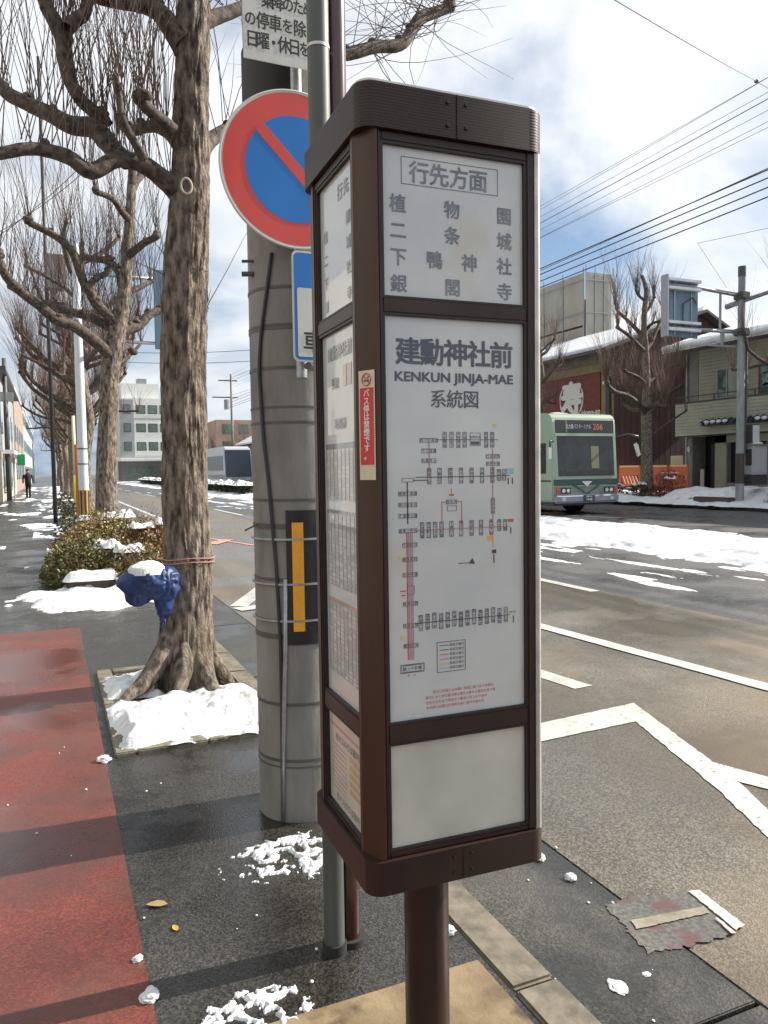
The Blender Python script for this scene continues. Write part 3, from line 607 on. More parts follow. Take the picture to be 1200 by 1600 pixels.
# stubs and bolts on the left of the pole
for yb_, rb2 in ((408, .006), (428, .010)):
    q_ = on_pole(396, yb_, .0); MB().tube([q_, q_-Rv*.045], rb2, 8).build('step_bolt', dsteel, pole, org=(PX, PY, 0))
q_ = on_pole(402, 819, .004); MB().tube([q_, q_-Rv*.05-Vector((0, 0, .025))], .004, 6).build('strap_end', dsteel, pole, org=(PX, PY, 0))

# ------------------------------------------------------------------ signs on the pole
red_s = mat('sign_red', (0.60, 0.055, 0.045), 0.35, c2=(0.65, 0.07, 0.055), scale=3, coat=0.2); blue_s = mat('sign_blue', (0.003, 0.15, 0.50), 0.35, coat=0.2, c2=(0.004, 0.17, 0.55), scale=4)
white_s = mat('sign_white', (0.55, 0.56, 0.52), 0.45, c2=(0.62, 0.63, 0.58), scale=5); black_s = mat('sign_black', (0.03, 0.03, 0.03), 0.5)
SY = 2.79; cz = 2.509; cxn = 0.877
ns = thing('no_parking_sign', 'round blue no parking sign with red ring and slash on the concrete pole', 'traffic sign', (cxn, SY, cz))
circ = lambda r_, n=96: [(r_*math.cos(2*math.pi*i/n), r_*math.sin(2*math.pi*i/n)) for i in range(n)]
def disc(mb, r_, y0, y1): mb.ext([(a, 0, b) for a, b in circ(r_)], (0, y0, 0), (0, y1, 0))
d_ = MB(); disc(d_, .300, 0, .003); d_.build('plate', white_s, ns, auto=40)
n_ = 96; rim = MB(); rim.tube([(.300*math.cos(2*math.pi*i/n_), .004, .300*math.sin(2*math.pi*i/n_)) for i in range(n_+1)], .006, 6, cap=False); rim.build('rim', white_s, ns, smooth=True)
d_ = MB(); disc(d_, .291, -.001, -.0002); d_.build('red_ring', red_s, ns)
d_ = MB(); disc(d_, .204, -.0020, -.0012); d_.build('blue_field', blue_s, ns)
s45 = math.sqrt(.5); sl = MB(); u_ = Vector((s45, 0, -s45)); v_ = Vector((s45, 0, s45)); L_ = .206; h_ = .0225
sl.ext([-u_*L_-v_*h_, u_*L_-v_*h_, u_*L_+v_*h_, -u_*L_+v_*h_], (0, -.0030, 0), (0, -.0022, 0)); sl.build('slash', red_s, ns)
ns.scale = (.945, 1, .945)
pl = thing('upper_text_plate', 'white rectangular text plate above the round no parking sign', 'sign plate', (0.672, 2.73, 2.845))
MB().box(0, .335, 0, .003, 0, .36).build('plate', white_s, pl, bevel=.001)
t = MB()
for s_, px_, py_, px2, py2 in (('乗降のための', 418, 2, 497, 22), ('の停車を除く', 391, 30, 487, 50), ('日曜・休日を除', 394, 60, 492, 89)):
    pa_ = at(px_, py_, Y=2.73); pb_ = at(px2, py2, Y=2.73); n = len(s_)-1; zm = pa_.z+(.004 if s_[0] != '日' else 0)
    for k, ch in enumerate(s_): add_text(t, ch, (pa_.x-.672+(pb_.x-pa_.x)*k/n, -.0008, zm-2.845), .062 if ch not in 'のをくため' else .054, RX, UP, .014, sx=.8)
t.build('lettering', black_s, pl)['kind'] = 'stuff'
lp = thing('lower_text_plate', 'blue and white supplementary plate below the round no parking sign', 'sign plate', (0.841, 2.76, 1.803))
def rbox(mb, x0, x1, z0, z1, r_, y0, y1): mb.ext([(a, 0, b) for a, b in rrect(x0, x1, z0, z1, r_)], (0, y0, 0), (0, y1, 0))
a_ = MB(); rbox(a_, 0, .42, 0, .405, .022, 0, .003); a_.build('plate', white_s, lp)
a_ = MB(); rbox(a_, .007, .413, .007, .398, .018, -.001, -.0002); a_.build('blue_border', blue_s, lp)
a_ = MB(); rbox(a_, .018, .402, .018, .270, .008, -.002, -.0012); a_.build('white_field', white_s, lp)
a_ = MB(); [add_text(a_, ch, (.078+.08*k, -.0028, .075), .085, RX, UP, .015) for k, ch in enumerate('車両専用')]; a_.build('lettering', black_s, lp)['kind'] = 'stuff'
MB().cyl((.06, .01, -.012), (.06, .03, -.012), .012, n=10).build('bolt', dsteel, lp)

# ------------------------------------------------------------------ trees
bark = mat('grey_brown_bark', (0.045, 0.03, 0.022), 0.85, c2=(0.34, 0.28, 0.22), scale=26, detail=12, stretch=(1, 1, 0.36), bump=0.05, bscale=48, p=(0.36, 0.64), c3=(0.15, 0.13, 0.07), sc3=3, p3=(0.55, 0.75))
bark_l = mat('branch_bark', (0.022, 0.016, 0.012), 0.85, c2=(0.13, 0.10, 0.078), scale=22, bump=0.008, bscale=60)
twig_m = mat('twig_bark', (0.11, 0.075, 0.06), 0.8, island=0.3)
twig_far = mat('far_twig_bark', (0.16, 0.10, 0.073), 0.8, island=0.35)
moss = mat('mossy_bark', (0.07, 0.065, 0.03), 0.9, c2=(0.14, 0.12, 0.07), scale=12, bump=0.01)
def bark_tube(name, pts, rad, m_, parent, nseg=64, sub=14, amp=.012, lobes=None, org=(0, 0, 0), seed=0, fv=1.6, fr=34):
    C = np.array([list(p) for p in catmull(pts, sub)]); K = len(C); t_ = np.linspace(0, len(rad)-1, K); Rr = np.interp(t_, range(len(rad)), rad)
    T = np.gradient(C, axis=0); T /= np.linalg.norm(T, axis=1)[:, None]
    a = np.array([1., 0, 0]) if abs(T[0][2]) > .7 else np.array([0, 0, 1.]); V = np.zeros((K, nseg, 3)); th = np.linspace(0, 2*np.pi, nseg, endpoint=False)
    s_ = np.concatenate([[0], np.cumsum(np.linalg.norm(np.diff(C, axis=0), axis=1))])
    for i in range(K):
        a = a-T[i]*a.dot(T[i]); a /= np.linalg.norm(a); b = np.cross(T[i], a); r_ = Rr[i]*np.ones(nseg)
        wob = fbm(np.cos(th)*2.2+seed, np.sin(th)*2.2, s_[i]*1.2, 3)-.5
        rid = np.abs(fbm(np.cos(th)*Rr[i]*fr+seed, np.sin(th)*Rr[i]*fr, s_[i]*fv*2.2, 4)-.5)
        r_ = r_*(1+.22*wob)+(rid-.12)*amp*2.6
        if lobes is not None: r_ = r_+lobes(th, C[i][2])
        V[i] = C[i]+np.cos(th)[:, None]*a*r_[:, None]+np.sin(th)[:, None]*b*r_[:, None]
    V = V.reshape(-1, 3)-np.array(org); I = np.arange(K-1)[:, None]*nseg; J = np.arange(nseg)[None, :]; J2 = (J+1) % nseg
    F4 = np.stack([I+J, I+J2, I+nseg+J2, I+nseg+J], -1).reshape(-1, 4).tolist(); F4.append([(K-1)*nseg+k for k in range(nseg)])
    return np_mesh(name, V, F4, m_, parent)
def shoots(mb, rnd, p, n, ln, up=1.0, spread=.35, r0=.006, seg=4, bow=.3):
    for _ in range(n):
        az = rnd.uniform(0, 6.283); d = Vector((math.cos(az)*spread*rnd.random(), math.sin(az)*spread*rnd.random(), up)).normalized()
        L_ = ln*rnd.uniform(.35, 1.1); b_ = Vector((rnd.uniform(-1, 1), rnd.uniform(-1, 1), rnd.uniform(-.2, .5)))*bow*L_; q = Vector(p)+Vector((rnd.uniform(-.04, .04), rnd.uniform(-.04, .04), 0))
        P = [q + d*L_*(k/seg) + b_*(k/seg)**2*.8 + Vector((rnd.uniform(-1, 1), rnd.uniform(-1, 1), 0))*L_*.012 for k in range(seg+1)]
        mb.tube(P, [r0*(1-.75*k/seg) for k in range(seg+1)], 3, cap=False)
        if L_ > .8 and rnd.random() < .5:
            k = rnd.randint(1, seg-1); e_ = P[k]+(d+Vector((rnd.uniform(-.6, .6), rnd.uniform(-.6, .6), 0))).normalized()*L_*.4
            mb.tube([P[k], (P[k]+e_)/2+b_*.05, e_], [r0*.5, r0*.4, r0*.15], 3, cap=False)
def limb(parent, org, pts, rad, tw, rnd, nsh=9, ln=1.4, nseg=18, sub=5, knobs=True, up=1.0, r0=.006, amp=.006, spread=.4, tk=.75, tr_=.62):
    b = bark_tube('limb', pts, rad, bark_l, parent, nseg, sub, amp, org=org, seed=rnd.random()*50, fv=5)
    kn = MB()
    for i, p in enumerate(pts[1:], 1):
        r_ = rad[min(i, len(rad)-1)]; p = Vector(p)-Vector(org)
        if knobs:
            last = i == len(pts)-1
            for _ in range(2 if not last else 6):
                kn.ball(p+Vector((rnd.uniform(-.5, .5), rnd.uniform(-.5, .5), rnd.uniform(0, 1.1)))*r_, r_*rnd.uniform(.7, 1.2)*(1.15 if last else .72), (1, 1, rnd.uniform(.6, 1)), 9, 6)
        shoots(tw, rnd, p+Vector((0, 0, r_)), max(1, int(nsh*tk*(2 if i == len(pts)-1 else 1))), ln, up, spread, r0=r0*tr_)
    if knobs and kn.v: kn.build('knob', bark_l, b, smooth=True)['kind'] = 'stuff'
    return b
# first tree
TY = 5.12; rnd = random.Random(11)
T1 = thing('street_tree', 'large bare pollarded street tree in the near snowy pit with a blue bag tied on', 'tree', (0.74, TY, 0))
cl = [(289, 1085), (290, 1020), (292, 950), (294, 870), (289, 780), (288, 700), (286, 600), (288, 500), (291, 400), (297, 300), (298, 200), (300, 100), (302, 0), (300, -140), (298, -300)]
P = [at(x, y, Y=TY) for x, y in cl]; P[0].z = -.03
def lob(th, z):
    k = max(0, 1-z/.50)**1.8
    return k*(.022+.045*np.clip(np.cos(th-2.9), 0, 1)**4+.045*np.clip(np.cos(th-.35), 0, 1)**5+.05*np.clip(np.cos(th+1.35), 0, 1)**6+.04*np.clip(np.cos(th-1.6), 0, 1)**4+.02*np.sin(th*9+1.3*np.sin(z*9))+.014*np.sin(th*17+2))
rad1 = [.185, .178, .168, .152, .146, .143, .145, .145, .140, .122, .112, .105, .098, .09, .07]
bark_tube('trunk', P, rad1, bark, T1, 160, 30, .017, lob, org=(.74, TY, 0), fv=2.2, fr=52)
def root(pts, rad, sd): bark_tube('root', pts, rad, bark, T1, 28, 6, .012, org=(.74, TY, 0), seed=sd, fv=4, fr=60)
q0 = lambda x, y, z=None: at(x, y, Z=z) if z is not None else at(x, y, Y=TY-.12)
root([(.73, 5.09, .42), (.62, 5.0, .24), (.50, 4.93, .10), (.40, 4.86, .045), (.30, 4.80, .0)], [.07, .07, .055, .038, .012], 1)
root([(.745, 5.08, .40), (.735, 4.93, .20), (.70, 4.84, .08), (.66, 4.76, .0)], [.07, .065, .05, .02], 2)
root([(.78, 5.09, .40), (.84, 4.96, .19), (.88, 4.86, .08), (.90, 4.78, .02), (.92, 4.72, -.02)], [.07, .06, .045, .035, .015], 3)
root([(.78, 5.11, .40), (.93, 5.06, .17), (1.0, 5.00, .07), (1.05, 4.93, .0)], [.07, .055, .042, .015], 4)
root([(.76, 5.13, .30), (.62, 5.19, .12), (.50, 5.26, .0)], [.05, .05, .03], 5)
og = (.74, TY, 0); tw = MB()
def px(pts, y0, y1): n = len(pts)-1; return [at(x, y, Y=y0+(y1-y0)*i/n) for i, (x, y) in enumerate(pts)]
limb(T1, og, px([(285, 305), (262, 285), (225, 258), (183, 249), (142, 268), (108, 246), (71, 235), (38, 233), (-10, 240), (-60, 225)], TY, TY-.25), [.085, .062, .052, .047, .045, .042, .038, .036, .034, .03], tw, rnd, 9, 1.5)
limb(T1, og, px([(200, 252), (183, 240), (167, 221), (146, 200), (112, 196), (79, 179), (42, 162), (12, 146), (-12, 118), (-60, 80)], TY-.05, TY+.45), [.05, .055, .062, .062, .058, .05, .046, .044, .04, .034], tw, rnd, 9, 1.5)
limb(T1, og, px([(165, 195), (158, 182), (142, 170), (125, 154), (110, 125), (102, 90), (98, 60), (88, 38), (75, 15), (60, -25)], TY+.1, TY+.1), [.05, .045, .04, .04, .043, .046, .048, .044, .04, .034], tw, rnd, 8, 1.3)
limb(T1, og, px([(285, 225), (267, 208), (245, 198), (225, 199), (204, 204), (188, 192)], TY, TY+.5), [.07, .05, .042, .038, .036, .032], tw, rnd, 8, 1.3)
limb(T1, og, px([(270, 204), (255, 190), (238, 176), (222, 160)], TY-.1, TY-.2), [.045, .04, .038, .04], tw, rnd, 10, 1.4)
limb(T1, og, px([(290, 70), (270, 46), (245, 16), (208, 4), (158, -4), (110, -30)], TY, TY+.1), [.095, .068, .056, .05, .046, .04], tw, rnd, 8, 1.2)
limb(T1, og, px([(225, 250), (212, 225), (200, 205), (190, 180), (186, 150), (182, 122)], TY-.2, TY-.4), [.03, .026, .024, .02, .018, .015], tw, rnd, 4, 1.0)
limb(T1, og, px([(105, 45), (120, 30), (132, 22), (137, 0), (140, -40)], TY, TY+.1), [.04, .04, .036, .034, .03], tw, rnd, 6, 1.2)
limb(T1, og, px([(310, 240), (326, 222), (352, 204), (392, 190), (430, 170)], TY, TY+.5), [.07, .05, .043, .04, .035], tw, rnd, 7, 1.3)
limb(T1, og, px([(308, 40), (327, 30), (352, 22), (385, 12), (420, 25), (455, 60), (500, 85), (545, 84), (585, 74), (625, 70), (642, 50), (655, 30), (672, 22), (702, 12)], TY, TY+.7), [.06, .052, .044, .04, .04, .042, .044, .046, .046, .048, .046, .05, .046, .038], tw, rnd, 6, 1.2, spread=1.3, up=.7)
for pp, n_, s_, u_ in (((642, 55), 12, 2.0, .3), ((680, 20), 12, 2.0, .2), ((585, 80), 7, 1.8, -.5), ((625, 70), 8, 2.0, .1), ((655, 40), 6, 2.5, -.5), ((700, 10), 8, 2.0, .1), ((318, 483), 12, 1.0, .8)):
    q_ = at(*pp, Y=TY+.6) if pp[0] > 400 else at(*pp, Y=TY); shoots(tw, rnd, q_-Vector(og), n_, 1.15 if pp[0] > 400 else .7, u_, s_, r0=.0042, bow=1.3, seg=7)
kk = MB().ball(at(318, 484, Y=TY)-Vector(og), .03).build('burr', bark_l, T1, smooth=True)
q_ = at(291, 291, Y=TY-.125)-Vector(og); fc = MB(); fc.tube([q_+Vector((.033*math.cos(a), -.004, .047*math.sin(a))) for a in np.linspace(0, 6.283, 21)], .008, 6, cap=False); fc.build('pruning_scar', mat('pale_callus', (.42, .36, .26), .7), T1, smooth=True)
t_ = tw.build('twigs', twig_m, T1); t_['kind'] = 'stuff'
for y_ in (870, 876): 
    z_ = at(294, y_, Y=TY).z; c_ = at(294, y_, Y=TY)-Vector(og)
    MB().tube([c_+Vector((.168*math.cos(a), .168*math.sin(a), .006*math.sin(3*a))) for a in np.linspace(0, 6.283, 33)], .0035, 5, cap=False).build('tying_cord', mat('pale_red_cord', (.45, .22, .18), .6), T1, smooth=True)
# bark plates: raised strips all round the trunk so the ridges catch the light
# blue bag hanging on the trunk
bagm = mat('blue_plastic', (0.0015, 0.016, 0.08), 0.5, coat=0.0, c2=(0.004, 0.032, 0.14), scale=8, bump=0.0)
bg = thing('plastic_bag', 'crumpled dark blue plastic bag tied to the near tree trunk', 'bag', (0.45, 4.9, 0.8))
bp_ = [at(x, y, Y=4.93) for x, y in ((186, 914), (192, 910), (208, 912), (226, 914), (243, 916), (255, 928), (258, 948), (254, 968), (256, 985))]
rb = [.004, .085, .115, .118, .13, .115, .075, .026, .006]
bo_ = Vector((0.45, 4.9, 0.8)); mb_g = MB()
for (x, y, r_, sy_) in ((199, 912, .062, 1), (212, 911, .095, .95), (228, 909, .112, .9), (244, 910, .108, .9), (258, 922, .085, .9), (257, 940, .066, .9), (256, 955, .045, 1), (255, 967, .024, 1), (262, 903, .07, .9), (215, 925, .085, .9)):
    mb_g.ball(at(x, y, Y=4.93)-bo_, r_, (1, sy_, 1.0), 20, 14)
tmp = mb_g.build('bag_skin', bagm, bg); md = tmp.modifiers.new('r', 'REMESH'); md.mode = 'VOXEL'; md.voxel_size = .0065
me_ = bpy.data.meshes.new_from_object(tmp.evaluated_get(bpy.context.evaluated_depsgraph_get())); tmp.modifiers.clear(); tmp.data = me_
nv_ = len(me_.vertices); co = np.zeros(nv_*3); me_.vertices.foreach_get('co', co); co = co.reshape(-1, 3); no = np.array([tuple(v.normal) for v in me_.vertices])
tie = np.array(at(266, 905, Y=4.95)-bo_); dd_ = co-tie; ang = np.arctan2(dd_[:, 2], dd_[:, 0]+.02); ang2 = np.arctan2(dd_[:, 1], np.hypot(dd_[:, 0], dd_[:, 2])); ln_ = np.linalg.norm(dd_, axis=1)
wv = fbm(co[:, 0]*9, co[:, 1]*9, co[:, 2]*9, 3)-.5
fold = -np.abs(np.sin(ang*4+ang2*3+wv*6))**.7*.009*np.clip(ln_*9, .2, 1)+.005 - np.abs(fbm(co[:, 0]*12+3, co[:, 1]*12, co[:, 2]*9, 3)-.5)*.06+.008
co = co+no*fold[:, None]; me_.vertices.foreach_set('co', co.ravel()); me_.polygons.foreach_set('use_smooth', [True]*len(me_.polygons)); me_.update()
if not me_.materials: me_.materials.append(bagm)
hd = MB(); p0 = at(254, 966, Y=4.92)-Vector((.45, 4.9, .8)); hd.tube([p0, p0+Vector((-.016, 0, -.03)), p0+Vector((-.004, 0, -.085)), p0+Vector((.014, 0, -.05)), p0+Vector((.012, 0, .01))], .005, 6); hd.build('handle_loop', bagm, bg, smooth=True)
c_ = at(226, 882, Y=4.92)
sv = snow('bag_snow', c_.x-.14, c_.x+.16, 4.80, 5.04, c_.z-.055, lambda X, Y: np.where(blob(X, Y, c_.x+.01, 4.92, .115, .085) > 0, np.clip(blob(X, Y, c_.x+.01, 4.92, .115, .085), 0, 1)**.4*.075+(fbm(X*26, Y*26, 3, 4)-.5)*.022+.0, -1), 64, 50)
sv.parent = bg; sv.location = (-.45, -4.9, -.8)

# second tree, shaped like the photographed one
rnd = random.Random(5); Y2 = 13.1; o2 = at(168, 800, Y=Y2); o2.z = 0; og = tuple(o2)
T2 = thing('street_tree', 'second bare pollarded tree standing in the snowy shrub bed', 'tree', og)
P = [at(x, y, Y=Y2) for x, y in ((165, 870), (167, 800), (166, 740), (167, 690), (170, 640), (171, 590), (178, 540), (186, 505), (193, 460), (199, 400), (203, 340), (206, 280))]; P[0].z = -.02
bark_tube('trunk', P, [.22, .175, .158, .152, .147, .147, .15, .12, .105, .09, .08, .065], bark, T2, 60, 12, .014, org=og, fv=1.0)
tw = MB()
def L2(pts, r0, r1, y0, y1, ns=7, ln=2.0): n = len(pts); limb(T2, og, px(pts, Y2+y0, Y2+y1), [r0+(r1-r0)*i/(n-1) for i in range(n)], tw, rnd, ns, ln, 12, 4, r0=.009)
L2([(172, 560), (168, 551), (140, 527), (115, 509), (87, 499), (63, 478), (35, 457), (10, 432), (-5, 400)], .10, .06, 0, -.6)
L2([(182, 530), (178, 516), (154, 502), (129, 492), (87, 481), (52, 467), (20, 450)], .09, .05, 0, .6)
L2([(184, 515), (175, 499), (150, 474), (140, 455), (133, 448), (115, 397), (101, 380), (80, 365), (45, 348)], .09, .05, 0, -.3)
L2([(186, 520), (200, 514), (217, 509), (233, 492), (250, 484), (268, 475)], .09, .06, 0, .5)
L2([(193, 455), (186, 425), (168, 408), (150, 405), (130, 402)], .08, .05, 0, .8)
L2([(135, 450), (150, 435), (168, 425), (172, 408)], .05, .045, -.2, -.3)
L2([(200, 400), (212, 390), (228, 378), (245, 370)], .07, .05, 0, -.8)
L2([(190, 470), (205, 455), (220, 448), (235, 440)], .06, .04, 0, .9)
L2([(203, 345), (190, 330), (175, 310), (150, 300)], .06, .04, 0, -.7)
L2([(206, 300), (215, 280), (232, 265)], .06, .05, 0, .4)
L2([(188, 548), (200, 540), (208, 552)], .06, .05, 0, .3, 3, 1.0)
L2([(206, 290), (207, 270), (205, 255)], .07, .06, 0, 0)
tw.build('twigs', twig_m, T2)['kind'] = 'stuff'

# general bare tree for the rest of the street
def make_tree(name, label, seed, H=7.5, fork=3.4, r=.17, nsh=7, ln=1.7, reach=1.9, tm=twig_far, nl=9, group=None, tr=.011):
    rnd = random.Random(seed); T = thing(name, label, 'tree', group=group)
    P = [(rnd.uniform(-.05, .05)*min(i, 3), rnd.uniform(-.05, .05)*min(i, 3), z) for i, z in enumerate((-.02, .5, 1.6, fork*.8, fork, fork+(H-fork)*.35, fork+(H-fork)*.65, H-.8))]
    bark_tube('trunk', P, [r*1.35, r*1.08, r, r*.95, r*.95, r*.62, r*.5, r*.35], bark, T, 20, 5, .014, fv=1)
    tw = MB()
    for k in range(nl):
        z = fork+(H-.8-fork)*(k/nl)**1.1; az = k*2.4+rnd.uniform(-.4, .4); L_ = reach*(1-.5*k/nl)*rnd.uniform(.8, 1.15); p = Vector((0, 0, z)); pts = [p]
        d = Vector((math.cos(az), math.sin(az), rnd.uniform(.35, .7)))
        for s_ in range(4):
            d = (d+Vector((rnd.uniform(-.35, .35), rnd.uniform(-.35, .35), rnd.uniform(-.25, .35)))).normalized(); p = p+d*L_/4*1.2; pts.append(p)
        limb(T, (0, 0, 0), pts, [r*.48, r*.4, r*.34, r*.3, r*.26], tw, rnd, nsh, ln, 8, 2, r0=tr, spread=.6, tk=1.15, tr_=.62)
        if k < nl-2:
            p = pts[2]; pts2 = [p]; d = Vector((math.cos(az+1), math.sin(az+1), .6))
            for s_ in range(2): p = p+d*L_/4*rnd.uniform(.8, 1.3); d = (d+Vector((rnd.uniform(-.5, .5), rnd.uniform(-.5, .5), .1))).normalized(); pts2.append(p)
            limb(T, (0, 0, 0), pts2, [r*.3, r*.26, r*.24], tw, rnd, nsh, ln, 7, 2, r0=tr, spread=.6, tk=1.15, tr_=.62)
    t = tw.build('twigs', tm, T); t['kind'] = 'stuff'
    return T
trA = make_tree('street_tree', 'third bare tree along the near pavement beyond the white lamp pole', 21, H=8.0, reach=2.3)
trA.location = (.85, 21.2, 0)
trB = make_tree('street_tree', 'sixth bare street tree, just behind the yellow pole on the near pavement', 33, H=7.6, fork=3.0, r=.19, reach=2.5, nsh=9, ln=1.8)
trB.location = (.95, 27.5, 0)
rnd = random.Random(8); Y3 = 24.2; o3 = at(1011, 780, Y=Y3); o3.z = 0; og = tuple(o3)
T3 = thing('street_tree', 'bare tree with a dark twiggy crown across the road left of the sign gantry', 'tree', og)
P = [at(x, y, Y=Y3) for x, y in ((1012, 792), (1011, 740), (1010, 690), (1010, 650), (1010, 600), (1009, 560), (1007, 520), (1007, 485), (1010, 455), (1003, 430))]; P[0].z = -.02
bark_tube('trunk', P, [.26, .23, .21, .21, .15, .14, .12, .11, .10, .06], bark, T3, 28, 8, .016, org=og, fv=1.0)
tw = MB()
def L3(pts, r0, r1, y1, ns=8, ln=2.0): n = len(pts); limb(T3, og, px(pts, Y3, Y3+y1), [r0+(r1-r0)*i/(n-1) for i in range(n)], tw, rnd, ns, ln, 8, 3, r0=.016, tk=2.2, tr_=.6)
for l_ in (([(1010, 648), (998, 632), (980, 618), (960, 612), (948, 600)], .12, .07, -1.2, 16, 2.0), ([(1012, 645), (1030, 628), (1048, 612), (1065, 604)], .12, .07, 1.0, 16, 2.0), ([(1010, 640), (990, 640), (975, 632)], .10, .07, 1.8, 16, 2.2), ([(1011, 640), (1022, 632), (1038, 635)], .10, .06, -1.8, 16, 2.2), ([(1011, 685), (1025, 675), (1045, 660), (1072, 642)], .07, .04, -.5, 2, .8),
           ([(1009, 550), (998, 540), (985, 526), (965, 512)], .09, .06, -.6, 7, 1.8), ([(1007, 528), (992, 512), (978, 498), (965, 486), (962, 475)], .09, .05, .6, 7, 2.0), ([(1009, 548), (1018, 535), (1028, 510), (1037, 492)], .08, .06, .5, 6, 1.8), ([(1010, 515), (1020, 505), (1040, 500)], .07, .05, -.7, 6, 1.8), ([(1007, 490), (1016, 478), (1022, 465)], .07, .05, 0, 7, 1.8), ([(1008, 470), (998, 462), (994, 455)], .06, .04, 0, 7, 1.8), ([(1010, 600), (1025, 590), (1040, 575), (1058, 570)], .08, .05, .7, 9, 1.6), ([(1010, 600), (995, 588), (975, 580)], .08, .05, -.9, 9, 1.6)):
    L3(*l_)
tw.build('twigs', twig_far, T3)['kind'] = 'stuff'
ORD = ['first', 'second', 'third', 'fourth', 'fifth', 'sixth', 'seventh', 'eighth', 'ninth', 'tenth', 'eleventh', 'twelfth', 'thirteenth', 'fourteenth']
G1 = 'row of bare trees receding along the near pavement'
for k, (y, s_) in enumerate(((27.5, .95), (33, .9), (39, .95), (45, .9), (51, .95), (58, .9), (65, .92), (73, .9), (82, .9), (92, .9))):
    c = copy_tree(trA if k % 2 else trB); c.location = (.85+.1*(k % 3), y, 0); c.rotation_euler.z = 1.3*k; c.scale = (s_, s_, s_)
    if k < 2: c['label'] = ('fourth bare street tree of the near pavement row, behind the lamp pole', 'fifth bare street tree of the near pavement row, trunk edged with a yellow pole')[k]
    else: c['label'] = 'bare tree of the distant near pavement row, the '+ORD[k-2]+' beyond the yellow pole'; c['group'] = G1
for k, (x, y, lb) in enumerate(((22.0, 31.5, 'bare tree across the road behind the green bus, in front of the red building'), (22.2, 17.2, 'bare tree at the right picture edge beyond the roadside sign pole'))):
    c = copy_tree(trA); c.location = (x, y, 0); c.rotation_euler.z = 2.1+k; c['label'] = lb; c.scale = (1, 1, 1.08)
for k, y in enumerate((60, 70, 82, 95, 110)):
    c = copy_tree(trB); c.location = (21.6+.3*(k % 2), y, 0); c.rotation_euler.z = k; c.scale = (.8,)*3; c['label'] = 'small distant bare tree on the far pavement near the coach, '+ORD[k]+' in depth'; c['group'] = 'distant bare trees on the far pavement'

# ------------------------------------------------------------------ shrubs
leafm = mat('olive_leaf', (0.11, 0.115, 0.032), 0.5, island=0.6); leafr = mat('reddish_leaf', (0.24, 0.10, 0.04), 0.55, island=0.5); leafd = mat('dark_leaf', (0.02, 0.035, 0.014), 0.5, island=0.5)
stemm = mat('shrub_stem', (0.10, 0.06, 0.04), 0.8)
def shrub(label, loc, rx, ry, h, n, m1=leafm, m2=leafr, seed=1, size=.04, snowy=True, group=None, f2=.35):
    rnd = random.Random(seed); T = thing('shrub', label, 'shrub', loc, group=group)
    for mm, nn, nm in ((m1, int(n*(1-f2)), 'foliage'), (m2, int(n*f2), 'reddish_foliage')):
        b = MB()
        for _ in range(nn):
            az = rnd.uniform(0, 6.283); el = math.acos(rnd.uniform(-.1, 1)); lump = .82+.3*float(vn(math.cos(az)*2+seed, math.sin(az)*2, el*1.6)); rr_ = rnd.uniform(.3, 1)**.3*lump
            p = Vector((rx*rr_*math.sin(el)*math.cos(az), ry*rr_*math.sin(el)*math.sin(az), h*max(.05, rr_*math.cos(el)*.9+.08)))
            u = Vector((rnd.uniform(-1, 1), rnd.uniform(-1, 1), rnd.uniform(-.3, 1))).normalized(); v = u.cross(Vector((rnd.uniform(-1, 1), rnd.uniform(-1, 1), rnd.uniform(-1, 1)))).normalized(); s_ = size*rnd.uniform(.6, 1.3)
            b.poly([p, p+u*s_*.5+v*s_*.3, p+u*s_*1.1, p+u*s_*.5-v*s_*.3])
        b.build(nm, mm, T)['kind'] = 'stuff'
    b = MB()
    for _ in range(60):
        az = rnd.uniform(0, 6.283); rr_ = rnd.uniform(.2, .95); b.tube([(rx*.2*math.cos(az), ry*.2*math.sin(az), 0), (rx*.6*rr_*math.cos(az), ry*.6*rr_*math.sin(az), h*.5), (rx*rr_*math.cos(az), ry*rr_*math.sin(az), h*rnd.uniform(.7, 1.12))], [.008, .005, .002], 3, cap=False)
    b.build('stems', stemm, T)['kind'] = 'stuff'
    if snowy:
        for _ in range(snowy if snowy > 1 else 3):
            az = rnd.uniform(0, 6.283); rr_ = rnd.uniform(.1, .8); cx, cy = rx*rr_*math.cos(az), ry*rr_*math.sin(az); z = h*(1.0-rr_*rr_*.5)*.93; w_ = rnd.uniform(.13, .26)
            s2 = snow('snow_cap', cx-w_, cx+w_, cy-w_, cy+w_, z-.04, lambda X, Y: np.clip(blob(X, Y, cx, cy, w_, w_*.8), -1, .6)*.09+(fbm(X*8+seed, Y*8, az, 4)-.56)*.30, 34, 34); s2.parent = T
    return T
shrub('olive green shrub at the left front of the bed, snow at its foot', (.42, 10.7, 0), .62, .8, .60, 8000, leafm, leafr, 1, f2=.12)
shrub('low reddish shrub with snow on top between the blue bag and the bed', (1.0, 10.1, 0), .50, .7, .50, 5000, leafm, leafr, 2, f2=.3)
shrub('tall yellowish shrub around the foot of the second tree', (.75, 12.3, 0), .85, 1.0, .85, 7000, mat('yellow_green_leaf', (0.24, 0.20, 0.06), .5, island=.5), leafr, 3, f2=.25)
shrub('reddish shrub at the kerb side of the bed right of the second tree', (1.35, 12.0, 0), .45, .8, .75, 4500, leafm, leafr, 4, f2=.6)
bs = thing('bed_edging_stone', 'dark low edging stone topped with snow at the front of the shrub bed', 'stone', (.42, 9.75, 0))
MB().box(-.28, .25, -.1, .1, 0, .16).build('stone', mat('dark_stone', (.07, .05, .04), .7, bump=.004), bs, bevel=.02)
